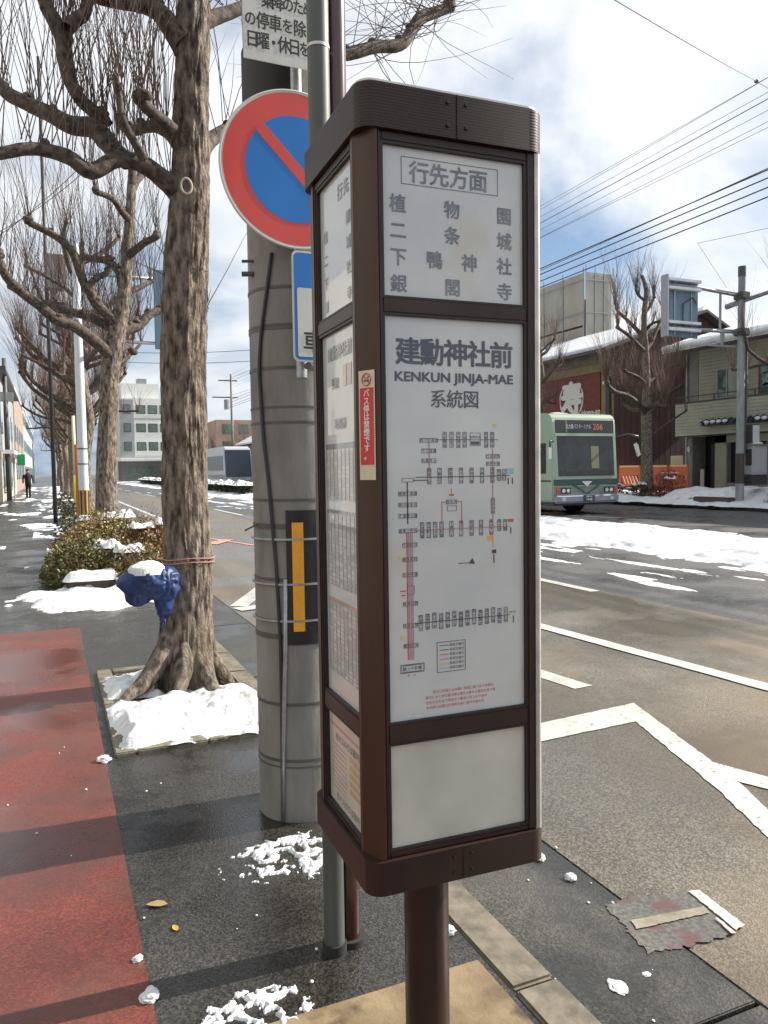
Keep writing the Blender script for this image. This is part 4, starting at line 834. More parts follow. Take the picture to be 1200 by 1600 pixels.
s2 = snow('snow_cap', -.33, .3, -.16, .14, .14, lambda X, Y: np.clip(blob(X, Y, 0, 0, .32, .15, 4), -1, .7)*.14+(fbm(X*9, Y*9, 5, 4)-.5)*.06, 40, 24); s2.parent = bs
for k, (x, y) in enumerate(((.55, 17.5), (.7, 25), (.5, 30), (.6, 36), (.6, 42))):
    shrub(('small snowy shrub on the near pavement just beyond the big shrub bed', 'second small snowy shrub along the near pavement row', 'third small snowy shrub along the near pavement row', 'fourth small snowy shrub along the near pavement row', 'farthest small snowy shrub of the near pavement row')[k], (x, y, 0), .5, .9, .5, 500, leafd, leafm, 20+k, .09, 3)

# ------------------------------------------------------------------ poles on the left
lamp_w = mat('pale_grey_pole_paint', (.62, .66, .70), .45, c2=(.52, .56, .6), scale=3)
def sign_arm(root, z, L_, dr, r_=.05): return MB().tube([(0, 0, z), (dr*L_, 0, z+.05*L_*0)], [r_, r_*.9], 14).build('arm', steel, root, smooth=True)
lpole = thing('lamp_pole', 'pale grey steel pole with black and yellow foot stripes behind the shrub bed', 'pole', (.70, 19.0, 0))
MB().tube([(0, 0, 0), (0, 0, 3.5), (0, 0, 6.6)], [.115, .10, .08], 20).build('shaft', lamp_w, lpole, auto=60)
yb = mat('dark_band', (.03, .03, .03), .5)
for k in range(7): a0 = k*.9; 
st = MB()
for k in range(8):
    a0 = k*math.pi/4; st.prism([(.117*math.cos(a0+q_), .117*math.sin(a0+q_)) for q_ in (0, .2, .39)]+[(.12*math.cos(a0+q_), .12*math.sin(a0+q_)) for q_ in (.39, .2, 0)], .25, 1.0)
MB().tube([(0, 0, .2), (0, 0, 1.02)], [.1165, .1155], 20).build('yellow_band', mat('dull_yellow', (.45, .28, .04), .5), lpole, auto=60)
st.build('dark_stripes', yb, lpole)['kind'] = 'stuff'
MB().tube([(0, 0, 1.6), (0, 0, 1.63)], [.113]*2, 20).build('clamp_band', dsteel, lpole, auto=60)
MB().tube([(0, 0, 1.95), (0, 0, 1.98)], [.113]*2, 20).build('clamp_band', dsteel, lpole, auto=60)
MB().tube([(0, 0, 5.95), (1.9, 0, 5.95)], .04, 12).build('arm', steel, lpole, smooth=True)
MB().tube([(0, 0, 4.45), (1.9, 0, 4.45)], .04, 12).build('arm', steel, lpole, smooth=True)
MB().box(1.68, 2.75, -.10, -.06, 4.3, 6.15).build('sign_panel', mat('dull_blue_sign', (.12, .2, .28), .45), lpole, bevel=.01)
up_ = thing('utility_pole', 'thin tall dark utility pole rising above the trees at far left', 'utility pole', (.10, 24.0, 0))
MB().tube([(0, 0, 0), (0, 0, 13.0)], [.06, .04], 12).build('shaft', cable, up_, smooth=True)
MB().box(-.45, .45, -.04, .04, 6.2, 6.28).build('crossarm', cable, up_)
MB().box(-.02, .5, -.15, .15, 6.6, 7.6).build('transformer_box', conc, up_, bevel=.04)
yp = thing('yellow_pole', 'yellow marker pole beside the distant tree trunks', 'pole', (.72, 26.0, 0))
MB().tube([(0, 0, 0), (0, 0, 1.35)], .06, 12).build('lower_tube', mat('yellow_paint', (.65, .55, .04), .5), yp, smooth=True)
MB().tube([(0, 0, 1.35), (0, 0, 3.2)], .05, 12).build('upper_tube', mat('cream_paint', (.65, .6, .42), .5), yp, smooth=True)
ob = thing('banner_pole', 'dark orange upright pole just left of the pale lamp pole', 'pole', (.62, 20.0, 0))
MB().tube([(0, 0, 0), (0, 0, 2.1)], .065, 12).build('tube', mat('rust_orange', (.40, .10, .03), .6), ob, smooth=True)
# person far along the pavement
clo = mat('dark_coat', (.012, .012, .016), .8); skin = mat('skin', (.45, .28, .2), .6)
pn = thing('person', 'distant person in a dark coat walking on the near pavement', 'person', (-1.25, 51.5, 0))
b = MB(); b.tube([(0, 0, .62), (0, 0, .95), (0, 0, 1.25), (0, 0, 1.40), (0, 0, 1.47)], [.17, .18, .21, .16, .06], 14); b.tube([(.08, 0, .02), (.09, -.04, .45), (.07, 0, .75)], [.06, .065, .09], 10); b.tube([(-.08, .1, .02), (-.09, .04, .45), (-.07, 0, .75)], [.06, .065, .09], 10)
b.tube([(.2, 0, 1.36), (.27, -.02, 1.1), (.27, -.08, .85)], [.065, .05, .04], 8); b.tube([(-.2, 0, 1.36), (-.27, .02, 1.1), (-.27, .02, .85)], [.065, .05, .04], 8)
b.build('body', clo, pn, smooth=True); MB().ball((0, 0, 1.58), .11, (.85, .95, 1.1)).build('head', skin, pn, smooth=True); MB().ball((0, .015, 1.615), .118, (.88, .98, .95)).build('hair', clo, pn, smooth=True)
# ------------------------------------------------------------------ across the road: house
crt = mat('curtain', (.30, .31, .27), .8, c2=(.40, .40, .36), scale=14, stretch=(1, 1, .05))
side_m = mat('beige_siding', (0.32, 0.31, 0.24), 0.7, c2=(0.38, 0.37, 0.29), scale=1.5)
tile_m = mat('small_beige_tiles', (0.27, 0.26, 0.19), 0.5, c2=(0.34, 0.33, 0.25), scale=25)
dark_in = mat('dark_interior', (0.015, 0.013, 0.012), 0.5); gl_m = mat('window_glass', (0.06, 0.09, 0.08), 0.08, coat=1.0, c2=(0.12, 0.17, 0.14), scale=3)
frame_m = mat('bronze_frame', (0.05, 0.045, 0.04), 0.5); roof_g = mat('grey_roof', (0.09, 0.085, 0.09), 0.7, c2=(.13, .12, .12), scale=8)
grey_w = mat('grey_plaster', (0.17, 0.165, 0.15), 0.8, c2=(0.22, 0.21, 0.19), scale=3)
hs = thing('house', 'two storey beige house with snow on the eaves behind the roadside sign pole', 'house', (26, 26, 0))
def HB(name, m_, *bs, parent=None, bevel=0):
    b = MB()
    for a in bs: b.box(a[0]-26, a[1]-26, a[2]-26, a[3]-26, a[4], a[5])
    return b.build(name, m_, parent or hs, bevel=bevel)
wl = HB('wall', grey_w, (26.0, 34, 10, 26.0, 2.66, 6.35), (27.0, 34, 10, 26.0, 0, 2.66), (26.0, 27.0, 10, 21.9, 0, 2.66), (26.0, 27.0, 23.8, 24.38, 0, 2.66)); wl['kind'] = 'stuff'
for k in range(15): HB('siding_board', side_m, (25.965, 25.999, 10, 25.35, 4.16+k*.146, 4.16+k*.146+.134), bevel=0)
HB('side_strip', grey_w, (25.95, 25.999, 25.36, 26.0, 2.67, 6.34))
HB('balcony_floor', frame_m, (25.15, 25.96, 10, 25.9, 2.62, 2.68))
for k in range(10): HB('parapet_board', side_m, (25.10, 25.16, 10, 25.82, 2.64+k*.138, 2.64+k*.138+.127))
HB('parapet_cap', frame_m, (25.07, 25.19, 10, 25.85, 4.02, 4.07))
rl = HB('railing', frame_m, (25.11, 25.15, 10, 25.8, 4.27, 4.31))
for k in range(8): HB('baluster', frame_m, (25.11, 25.14, 25.7-2*k, 25.74-2*k, 4.07, 4.27), parent=rl)
def window(y0, y1, z0, z1, x=25.96, fm=frame_m):
    f = HB('window', fm, (x-.04, x, y0-.06, y1+.06, z1, z1+.07), (x-.04, x, y0-.06, y1+.06, z0-.07, z0), (x-.04, x, y0-.06, y0, z0, z1), (x-.04, x, y1, y1+.06, z0, z1), (x-.035, x, (y0+y1)/2-.025, (y0+y1)/2+.025, z0, z1)); f['kind'] = 'stuff'
    HB('pane', gl_m, (x-.012, x-.003, y0, y1, z0, z1), parent=f); HB('curtain', crt, (x-.014, x-.0125, y0+.03, y0+(y1-y0)*.42, z0+.02, z1-.02), parent=f)
fm2 = mat('pale_window_frame', (.35, .36, .33), .5)
window(23.35, 24.30, 4.2, 5.35, fm=fm2); window(20.6, 22.2, 4.2, 5.35, fm=mat('reddish_window_frame', (.22, .07, .04), .5))
HB('wall_ornament', mat('plant_ornament', (.35, .4, .38), .6, c2=(.05, .05, .05), scale=9), (25.85, 25.95, 21.7, 22.1, 4.5, 5.0), bevel=.05)
# ground floor
HB('tiled_pier', tile_m, (25.93, 25.998, 23.8, 24.4, 0, 2.62)); HB('tiled_band', tile_m, (25.93, 25.998, 10, 24.4, 2.30, 2.61))
HB('dark_shopfront', dark_in, (26.2, 26.26, 10, 23.8, 0.5, 2.62)); HB('stone_plinth', grey_w, (25.9, 26.19, 10, 23.8, 0, .62))
HB('door_recess', dark_in, (26.7, 26.9, 24.4, 25.9, 0, 2.62)); dd = HB('door', frame_m, (26.55, 26.62, 24.7, 25.2, .2, 2.3)); HB('door_frame', fm2, (26.5, 26.66, 24.5, 24.62, 0, 2.3), parent=dd)
HB('side_wall', grey_w, (25.9, 26.68, 25.62, 26.0, 0, 2.61)); 
lm = HB('wall_lamp', mat('white_globe', (.7, .7, .66), .4), (25.80, 25.90, 25.70, 25.86, 1.95, 2.2), bevel=.04)
HB('notice', mat('grey_notice', (.45, .45, .42), .6), (25.78, 25.80, 24.85, 25.05, .4, 1.2))
# tiled awning
aw = HB('awning_deck', dark_in, (24.75, 25.92, 14.0, 24.1, 2.98, 3.04)); rt = mat('dark_blue_roof_tile', (.02, .028, .06), .3, coat=.5)
tl = MB()
for k in range(32): tl.cyl((24.70-26, 24.02-26-.31*k, 3.06), (25.08-26, 24.02-26-.31*k, 3.22), .075, n=8)
t0 = None
for k in range(32):
    if t0 is None: t0 = MB().cyl((24.70-26, 24.02-26, 3.06), (25.08-26, 24.02-26, 3.22), .08, n=8).build('roof_tile', rt, hs, smooth=False)
    else: c = t0.copy(); col.objects.link(c); c.parent = hs; c.location = (0, -.31*k, 0)
c0 = None
for k in (1, 2, 3, 4, 7, 9, 10, 14):
    if c0 is None: c0 = MB().ball((24.72-26, 24.02-26, 3.13), .1, (1, 1.2, .7)).build('snow_lump', snow_m, hs, smooth=True); c0.location = (0, -.31*k, 0)
    else: c = c0.copy(); col.objects.link(c); c.parent = hs; c.location = (0, -.31*k, 0)
# roof
rb_ = MB(); rb_.ext([(25.05, 26.35, 6.32), (25.05, 26.35, 6.42), (30.0, 26.35, 7.75), (34.9, 26.35, 6.42), (34.9, 26.35, 6.32)], (0, 0, 0), (0, -16.8, 0)); rb_.build('roof', roof_g, hs, org=(26, 26, 0))
rs = snow('roof_snow', 24.95, 30.3, 9.6, 26.5, 0, lambda X, Y: 6.40+(X-25.05)*.27+.03+np.minimum(np.clip((X-24.95)*3, 0, 1), 1)*(.22+.05*fbm(X*2, Y*2, 3, 3))*np.clip((26.5-Y)*4, 0, 1)-.12*np.clip((25.1-X)*8, 0, 1), 40, 90, thr=-5); rs.parent = hs; rs.location = (-26, -26, 0)
fr_ = MB()
for i in range(40): pass
sl_ = MB(); N_ = 48
sl_.tube([(24.98-26, 26.42-26-.35*i, 6.46+.025*math.sin(i*1.7)) for i in range(48)], [.13+.02*math.sin(i*2.3) for i in range(48)], 10); e_ = sl_.build('eave_snow', snow_m, hs, smooth=True)
HB('downpipe', fm2, (25.86, 25.92, 25.93, 25.99, 0, 6.2)); 

# ------------------------------------------------------------------ red brown building with logo
redw = mat('dark_red_wall', (0.13, 0.035, 0.025), 0.7, c2=(0.17, 0.05, 0.035), scale=1.2, stretch=(1, 1, .3)); redp = mat('red_facade_panel', (0.15, 0.032, 0.024), 0.6, c2=(0.20, 0.042, 0.030), scale=2); gold = mat('ochre_trim', (0.24, 0.18, 0.09), 0.6, c2=(.19, .14, .07), scale=3); dkw = mat('purple_brown_wall', (0.055, 0.028, 0.026), 0.75, c2=(0.085, 0.04, 0.034), scale=.8)
bd = thing('shop_building', 'dark red building with a white brush logo and snowy gable roof behind the green bus', 'building', (25, 29.87, 0))
def BB(name, m_, *bs, parent=None, bevel=0):
    b = MB()
    for a in bs: b.box(*a)
    return b.build(name, m_, parent or bd, bevel=bevel)
g = MB(); g.ext([(0, 0, 0), (9.5, 0, 0), (9.5, 0, 7.1), (5.6, 0, 9.05), (0, 0, 7.1)], (0, 0, 0), (0, 14, 0)); g.build('wall', dkw, bd)
for k in range(26): 
    x = .12+.36*k; top = 7.0+(x*.348 if x < 5.6 else (9.4-x)*.5); BB('wall_plank', dkw, (x, x+.335, -.03, -.002, .1, top))
BB('facade_panel', redp, (-.06, -.002, 0.75, 13.5, 0.2, 6.0)); BB('fascia', mat('brown_grey_fascia', (.12, .10, .08), .7, c2=(.2, .17, .13), scale=2), (-.12, -.002, 0, 13.8, 6.45, 7.05)); BB('trim_band', gold, (-.09, -.002, 0.35, 13.7, 6.02, 6.44))
BB('gold_pillar', gold, (-.10, -.002, .30, .62, 0, 6.01)); BB('dark_pillar', frame_m, (-.13, -.002, .0, .28, 0, 6.44)); BB('pipe', gold, (-.02, .07, -.12, -.035, 0, 6.6))
for k in range(20): BB('panel_seam', frame_m, (-.068, -.0605, .76, 13.4, .5+.29*k, .51+.29*k))
rf = MB(); rf.ext([(-.7, 0, 6.86), (-.7, 0, 6.98), (5.6, 0, 9.2), (10.2, 0, 6.98), (10.2, 0, 6.86), (5.6, 0, 9.06)], (0, -.5, 0), (0, 14.5, 0)); rf = rf.build('roof', roof_g, bd)
rf = MB(); rf.ext([(-.75, 0, 6.985), (-.78, 0, 7.10), (-.6, 0, 7.22), (5.6, 0, 9.42), (5.6, 0, 9.205)], (0, -.3, 0), (0, 14.5, 0)); rf.build('roof_snow', snow_m, bd, bevel=.04)
t = MB(); add_text(t, '寿', (-.075, 3.0, 4.9), 1.75, (0, -1, 0), UP, .045)
logo_w = mat('white_logo', (.75, .73, .68), .5)
t.build('logo', logo_w, bd); t = MB(); t.tube([(-.08, 3.0+.95*math.sin(a), 4.85+.95*math.cos(a)) for a in np.linspace(.9, 5.38, 22)], [.02+.035*math.sin(i*.9)**2 for i in range(22)], 6); t.build('brush_ring', logo_w, bd)
t = MB(); add_text(t, 'kippo-an', (-.075, 1.45, 4.12), .42, (0, -1, 0), UP, .02); t.build('logo_lettering', logo_w, bd)
BB('wall_lamp', logo_w, (-.25, -.13, .2, .4, 5.35, 5.5), bevel=.03)
# netted tower block behind
net = mat('beige_scaffold_net', (.40, .36, .28), .8, c2=(.52, .49, .42), scale=.5, stretch=(1, 1, .3)); net2 = mat('pale_green_net', (.36, .36, .30), .8, c2=(.46, .45, .38), scale=.4)
nb = thing('scaffolded_building', 'tall building wrapped in beige scaffold netting behind the red shop', 'building', (31, 39.6, 0))
BN = lambda name, m_, *a, parent=None: MB().box(*a).build(name, m_, parent or nb)
BN('wall', grey_w, .3, 2.0, .3, 20, 0, 11.9)
for k in range(9):
    for z in range(4): BN('net_panel', net if (k+z) % 4 else net2, .0-.02*((k+z) % 2), .05, .04+2.1*k, 2.08+2.1*k, .2+3.35*z, 3.42+3.35*z)
for k in range(1): BN('net_panel', net2, .1+2.1*k, 2.1+2.1*k, -.06, -.01, .2, 13.5)
for k in range(10): BN('scaffold_pole', steel, -.08, -.02, -.02+2.1*k, .03+2.1*k, 0, 13.8)
for x in (.05, .75, 1.45, 2.15): BN('scaffold_pole', steel, x, x+.05, -.13, -.08, 0, 13.9)
for z in range(7): BN('scaffold_rail', steel, .0, 2.2, -.17, -.135, 1+2.0*z, 1.05+2.0*z)
for z in range(7): BN('scaffold_rail', steel, -.13, -.085, 0, 19, 1+2.0*z, 1.05+2.0*z)

# ------------------------------------------------------------------ gantry sign pole
gn = thing('sign_gantry', 'grey roadside pole with two arms carrying a direction sign seen from behind', 'road sign', (21.1, 18.8, 0))
cpole_m = mat('weathered_steel_pole', (.33, .34, .36), .55, .2, c2=(.22, .23, .25), scale=7, stretch=(1, 1, .3))
MB().tube([(0, 0, 0), (0, 0, 1.7), (0, 0, 5.5), (0, 0, 7.85)], [.135, .13, .12, .115], 24).build('pole', cpole_m, gn, auto=60)
MB().tube([(0, 0, .75), (0, 0, 1.75)], [.139]*2, 24).build('dark_wrap', mat('brown_wrap', (.06, .05, .045), .7), gn, auto=60)
MB().tube([(0, 0, 7.55), (0, 0, 7.88)], [.125]*2, 16).build('cap', dsteel, gn, auto=60)
for z, z2 in ((6.93, 7.0), (5.75, 5.68)):
    MB().tube([(0, 0, z), (-1.8, 0, z2+.03), (-3.3, 0, z2+.04)], [.07, .06, .055], 12).build('arm', cpole_m, gn, smooth=True)
    MB().box(-.19, .19, -.19, .19, z-.13, z+.11).build('clamp', dsteel, gn, bevel=.03)
for x in (-.95,): MB().cyl((x, 0, 5.76), (x, 0, 6.94), .04, n=10).build('brace', cpole_m, gn)
MB().tube([(-.85, 0, 5.7), (-.85, 0, 5.28)], [.07, .05], 10).build('short_strut', cpole_m, gn); MB().box(-1.4, -.3, -.06, .06, 5.22, 5.28).build('small_bar', cpole_m, gn)
bl = mat('sign_back_blue_grey', (.10, .17, .24), .45, c2=(.16, .24, .32), scale=2)
MB().box(-3.25, -1.82, .08, .14, 5.45, 7.30).build('sign_panel', bl, gn, bevel=.015); MB().box(-3.30, -3.22, -.12, .16, 5.42, 7.33).build('sign_edge', steel, gn, bevel=.01)
for z in (7.16, 6.90, 5.84, 5.62): MB().box(-3.2, -1.85, -.10, .075, z, z+.09).build('rib', lamp_w, gn, bevel=.01)
for x in (-2.85, -2.15): MB().box(x, x+.05, .05, .075, 5.5, 7.25).build('rib', steel, gn)
MB().tube([(-2.5, .03, 5.6), (-2.5, .03, 6.5), (-2.1, .03, 6.72), (-1.95, .03, 6.55)], .02, 6).build('sign_bracket', frame_m, gn)
MB().tube([(0, 0, 6.75), (.35, -1.2, 6.95), (.7, -2.6, 7.2)], [.07, .06, .055], 10).build('side_arm', cpole_m, gn, smooth=True)
MB().tube([(.0, .0, 6.75), (-.1, .55, 6.66)], [.09, .09], 10).build('arm_stub', cpole_m, gn, smooth=True)
MB().tube([(0, 0, 5.6), (.25, 0, 5.5), (.24, 0, 1.9), (.1, 0, 1.5)], .035, 8).build('conduit', dsteel, gn, smooth=True)
cbx = thing('control_box', 'grey metal control box mounted on the right of the sign gantry pole', 'control box', (21.72, 18.8, .95))
MB().box(-.33, .35, -.25, .25, .08, 1.05).build('body', mat('control_box_grey', (.36, .36, .38), .5, c2=(.42, .42, .44), scale=3), cbx, bevel=.02); MB().box(-.38, .40, -.3, .3, 1.05, 1.10).build('lid', steel, cbx, bevel=.01)
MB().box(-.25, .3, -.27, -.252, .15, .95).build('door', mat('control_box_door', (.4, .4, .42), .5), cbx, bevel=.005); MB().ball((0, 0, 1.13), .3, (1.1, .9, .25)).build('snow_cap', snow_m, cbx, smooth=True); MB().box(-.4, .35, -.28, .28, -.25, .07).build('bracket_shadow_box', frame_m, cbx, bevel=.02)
cb2 = thing('meter_box', 'small pale box above the grey control box on the gantry pole', 'control box', (21.55, 18.7, 2.1))
MB().box(-.2, .22, -.1, .1, 0, .58).build('body', mat('pale_box', (.6, .62, .64), .5), cb2, bevel=.02); MB().box(-.21, -.12, -.11, .11, -.02, .6).build('hinge_side', frame_m, cb2)
MB().box(-.2, .3, -.12, .12, -.75, -.2).build('lower_case', frame_m, cb2, bevel=.02)

# ------------------------------------------------------------------ orange barriers, board, shrubs by the red wall
orng = mat('orange_barrier', (.55, .13, .04), .5); orng2 = mat('pale_orange_stripe', (.85, .42, .2), .5)
def barrier(label, y1, y0, gx=24.4):
    b = thing('barrier', label, 'barrier', (gx, y0, 0), group='orange barriers by the red building'); w_ = y1-y0
    MB().box(-.03, .03, 0, w_, .55, 1.30).box if False else None
    f = MB(); f.box(-.03, .03, 0, .06, 0, 1.4); f.build('leg', orng, b); f = MB(); f.box(-.03, .03, w_-.06, w_, 0, 1.4); f.build('leg', orng, b)
    MB().box(-.035, .035, .061, w_-.061, 1.32, 1.4).build('top_rail', orng2, b); MB().box(-.02, .02, .061, w_-.061, .95, 1.315).build('panel', orng, b)
    for k in range(5):
        y = .08+k*(w_-.3)/5; MB().ext([(0, y, .55), (0, y+.13, .55), (0, y+.33, .93), (0, y+.2, .93)], (-.02, 0, 0), (.02, 0, 0)).build('stripe', orng, b)
    MB().box(-.025, .025, .061, w_-.061, .47, .54).build('bottom_rail', orng, b)
barrier('orange barrier nearest the front of the green bus', 28.57, 27.2); barrier('middle orange barrier behind the snowy shrubs', 26.6, 25.5); barrier('orange barrier beside the house corner', 25.4, 24.35)
nbd = thing('notice_board', 'small beige notice board against the dark red wall above the barriers', 'sign', (24.9, 25.5, 0))
MB().box(-.02, .02, -.35, .36, 1.15, 1.8).build('board', mat('beige_board', (.5, .42, .28), .6, c2=(.55, .48, .36), scale=12), nbd, bevel=.01); MB().box(-.015, .015, -.03, .03, 0, 1.148).build('post', frame_m, nbd)
redt = mat('red_twig_leaf', (.35, .08, .05), .6, island=.5)
shrub('dark snowy shrub beside the front of the green bus', (22.0, 26.6, 0), .8, .9, .8, 500, leafd, leafd, 51, .12, 5)
shrub('dark snow covered shrub at the foot of the tree across the road', (22.0, 24.3, 0), .7, .9, .75, 500, leafd, leafm, 52, .12, 6)
shrub('reddish twiggy shrub dusted with snow in front of the orange barriers', (22.4, 23.4, 0), .7, .8, 1.25, 900, redt, leafr, 53, .09, 3)
shrub('snow covered shrub at the right picture edge below the control box', (21.6, 17.3, 0), .7, .9, .6, 600, leafd, leafd, 54, .1, 6)
pb = thing('planter_kerb', 'low brown planter edge in the snow at the foot of the gantry pole', 'planter', (20.9, 19.2, 0)); MB().box(-.15, .15, -.3, 1.3, .0, .28).build('kerb_block', mat('brown_stone', (.09, .06, .05), .8), pb, bevel=.03)
def h_bank(X, Y): return np.clip(blob(X, Y, 23.2, 20.5, 2.6, 3.6), -1, .6)*.75+(fbm(X*1.6, Y*1.6, 3, 5)-.5)*.35
snow('snow_bank', 20.9, 25.85, 16.6, 24.3, .05, h_bank, 90, 120)
snow('snow_bank', 21.0, 25.0, 12, 17.5, .05, lambda X, Y: np.clip(blob(X, Y, 23, 15, 2, 2.6), -1, .6)*.5+(fbm(X*1.6, Y*1.6, 8, 5)-.5)*.35, 60, 60)

# ------------------------------------------------------------------ city bus
bgreen = mat('pale_green_bus_paint', (.31, .41, .30), .3, coat=.5, c2=(.27, .37, .27), scale=1.5); dgreen = mat('dark_green_stripe', (.008, .055, .05), .3, coat=.6); rubber = mat('tyre_rubber', (.015, .015, .015), .8); blk = mat('black_trim', (.012, .013, .014), .35, coat=.4)
bgl = mat('bus_glass', (.012, .016, .018), .12, coat=0.0, c2=(.035, .042, .045), scale=2.0); bump_m = mat('bus_bumper', (.26, .27, .34), .4, coat=.3); chrome = mat('chrome', (.6, .6, .62), .2, .9); lampg = mat('headlight_glass', (.6, .62, .6), .15, coat=1); amber = mat('amber_lens', (.5, .08, .04), .3); led = mat('display_red_print', (.65, .2, .15), .5); ledw = mat('display_white_print', (.45, .47, .5), .5)
bus = thing('city_bus', 'pale green city bus with dark green V stripe coming along the far lane', 'bus', (14.16, 19.6, -.12))
def U(name, m_, *a, parent=None, bevel=0, seg=2, auto=None): return MB().box(*a).build(name, m_, parent or bus, bevel=bevel, seg=seg, auto=auto)
WB = 2.5
body = MB(); prof = [(.0, .42), (-.02, .9), (-.02, 1.25), (.10, 2.98), (.22, 3.14), (.6, 3.2), (10.3, 3.2), (10.5, 2.9), (10.5, .42)]
body.ext([(0, p[0], p[1]) for p in prof], (0, 0, 0), (WB, 0, 0)); bo = body.build('body', bgreen, bus, bevel=.05, seg=3, auto=40)
U('underbody', blk, .1, 2.4, .1, 10.2, .3, .6)
# front pieces: slanted plane y = f(z)
fy = lambda z: -.02+(.12*(z-1.25)/1.6 if z > 1.25 else 0)
def FP(name, m_, x0, x1, z0, z1, d=.03, parent=None, t_=.02): 
    return MB().ext([(x0, fy(z0)-d, z0), (x1, fy(z0)-d, z0), (x1, fy(z1)-d, z1), (x0, fy(z1)-d, z1)], (0, 0, 0), (0, t_, 0)).build(name, m_, parent or bus)
fs_ = FP('windscreen_surround', bgreen, .10, 2.40, 1.12, 2.50, .012, t_=.01)
wsn = FP('windscreen', bgl, .20, 2.34, 1.22, 2.46, .03)
FP('wiper', blk, .5, 1.3, 1.27, 1.30, .05, wsn); FP('wiper', blk, 1.35, 2.1, 1.27, 1.30, .05, wsn); FP('dashboard_reflection', mat('dash_dark', (.02, .02, .02), .2), .25, 2.3, 1.245, 1.40, .034, wsn, .003)
FP('interior_panel', mat('dim_interior_yellow', (.20, .19, .12), .5), 1.45, 1.75, 1.45, 2.15, .034, wsn, .003)
FP('steering_wheel', blk, .45, .85, 1.35, 1.45, .036, wsn, .003)
dsp = FP('destination_display', blk, .16, 2.38, 2.56, 2.96, .03)
t = MB(); add_text(t, '北大路バスターミナル', (1.0, fy(2.76)-.05, 2.76), .16, RX, UP, .02, width=.95); t.build('display_lettering', ledw, dsp)
t = MB(); add_text(t, '206', (1.75, fy(2.76)-.05, 2.76), .26, RX, UP, .02); t.build('route_number', led, dsp); FP('display_divider', gold, .52, .58, 2.58, 2.94, .034, dsp, .003)
FP('display_sill', bgreen, .10, 2.40, 2.465, 2.545, .05)
stp = FP('dark_stripe', dgreen, .02, 2.48, .93, 1.12, .02)
vv = MB(); yv = -.05
vv.ext([(.75, yv, .98), (1.25, yv, .70), (1.75, yv, .98), (1.75, yv, .90), (1.25, yv, .60), (.75, yv, .90)], (0, 0, 0), (0, .02, 0)); vv.build('v_stripe', dgreen, bus)
vv = MB(); vv.ext([(1.05, yv-.01, 1.05), (1.45, yv-.01, 1.05), (1.25, yv-.01, .88)], (0, 0, 0), (0, .008, 0)); vv.build('emblem', chrome, bus)
vv = MB(); vv.ext([(.02, -.045, .90), (.82, -.045, .90), (1.25, -.045, .66), (1.68, -.045, .90), (2.48, -.045, .90), (2.48, -.045, .885), (1.67, -.045, .885), (1.25, -.045, .645), (.83, -.045, .885), (.02, -.045, .885)], (0, 0, 0), (0, .004, 0)); vv.build('pale_piping', bgreen, bus)
FP('grille_panel', mat('bus_front_grey', (.15, .20, .18), .4, coat=.3), .03, 2.47, .64, .895, .028)
for x in (.27, 1.93):
    hl = FP('headlight', blk, x, x+.36, .68, .86, .045)
    for q_ in (.09, .26): MB().ext([(x+q_+.06*math.cos(a), -.072, .77+.06*math.sin(a)) for a in np.linspace(0, 5.9, 16)], (0, 0, 0), (0, .006, 0)).build('lamp', lampg, hl)
for x in (.1, 2.32): FP('indicator', amber, x, x+.1, .66, .88, .045)
U('bumper', bump_m, .03, 2.47, -.14, .05, .38, .64, bevel=.05, seg=3); npl = U('number_plate', dgreen, 1.05, 1.48, -.155, -.142, .42, .62)
t = MB(); add_text(t, '京都 200', (1.265, -.157, .58), .06, RX, UP, .02); add_text(t, '19-06', (1.265, -.157, .49), .10, RX, UP, .02); t.build('plate_lettering', logo_w, npl)
for x in (.25, 2.1): U('fog_lamp', lampg, x, x+.12, -.15, -.141, .46, .56)
mr_ = MB().tube([(2.48, .0, 2.42), (2.7, -.25, 2.5), (3.0, -.35, 2.44), (3.02, -.35, 2.2)], .042, 8).build('mirror_arm', blk, bus, smooth=True)
MB().ext([(2.90, -.36, 2.2), (3.0, -.36, 2.24), (3.12, -.36, 1.86), (3.03, -.36, 1.8)], (0, 0, 0), (0, .08, 0)).build('mirror', chrome, mr_)
mr_ = MB().tube([(.02, .0, 2.3), (-.2, -.15, 2.3), (-.25, -.2, 2.1)], .028, 8).build('mirror_arm', blk, bus, smooth=True); MB().box(-.33, -.18, -.22, -.16, 1.75, 2.12).build('mirror', chrome, mr_, bevel=.02)
# sides
for sx, xx in ((0, (-.012, .0)), (1, (WB, WB+.012))):
    U('dark_stripe', dgreen, xx[0], xx[1], .1, 10.4, 1.05, 1.10)
    for k in range(7):
        y = .35+1.42*k; wn = U('window', blk, xx[0], xx[1], y, y+1.3, 1.3, 2.25); U('pane', bgl, xx[0]-.004 if not sx else xx[0], xx[1] if not sx else xx[1]+.004, y+.05, y+1.25, 1.35, 2.2, parent=wn)
    for y in (2.15, 7.6):
        wx = (.02, .3) if not sx else (2.2, 2.48); wh = MB().cyl((wx[0], y, .48), (wx[1], y, .48), .48, n=28).build('wheel', rubber, bus, auto=40)
        ex = wx[0]-.03 if not sx else wx[1]+.03; MB().cyl((ex, y, .48), (ex+(.02 if not sx else -.02), y, .48), .28, n=20).build('rim', steel, wh)
        ax = -.02 if not sx else WB+.005; MB().cyl((ax, y, .50), (ax+.015, y, .50), .56, n=28).build('wheel_arch', blk, bus)
U('side_route_box', blk, -.02, -.004, 1.9, 2.6, 2.35, 2.6)
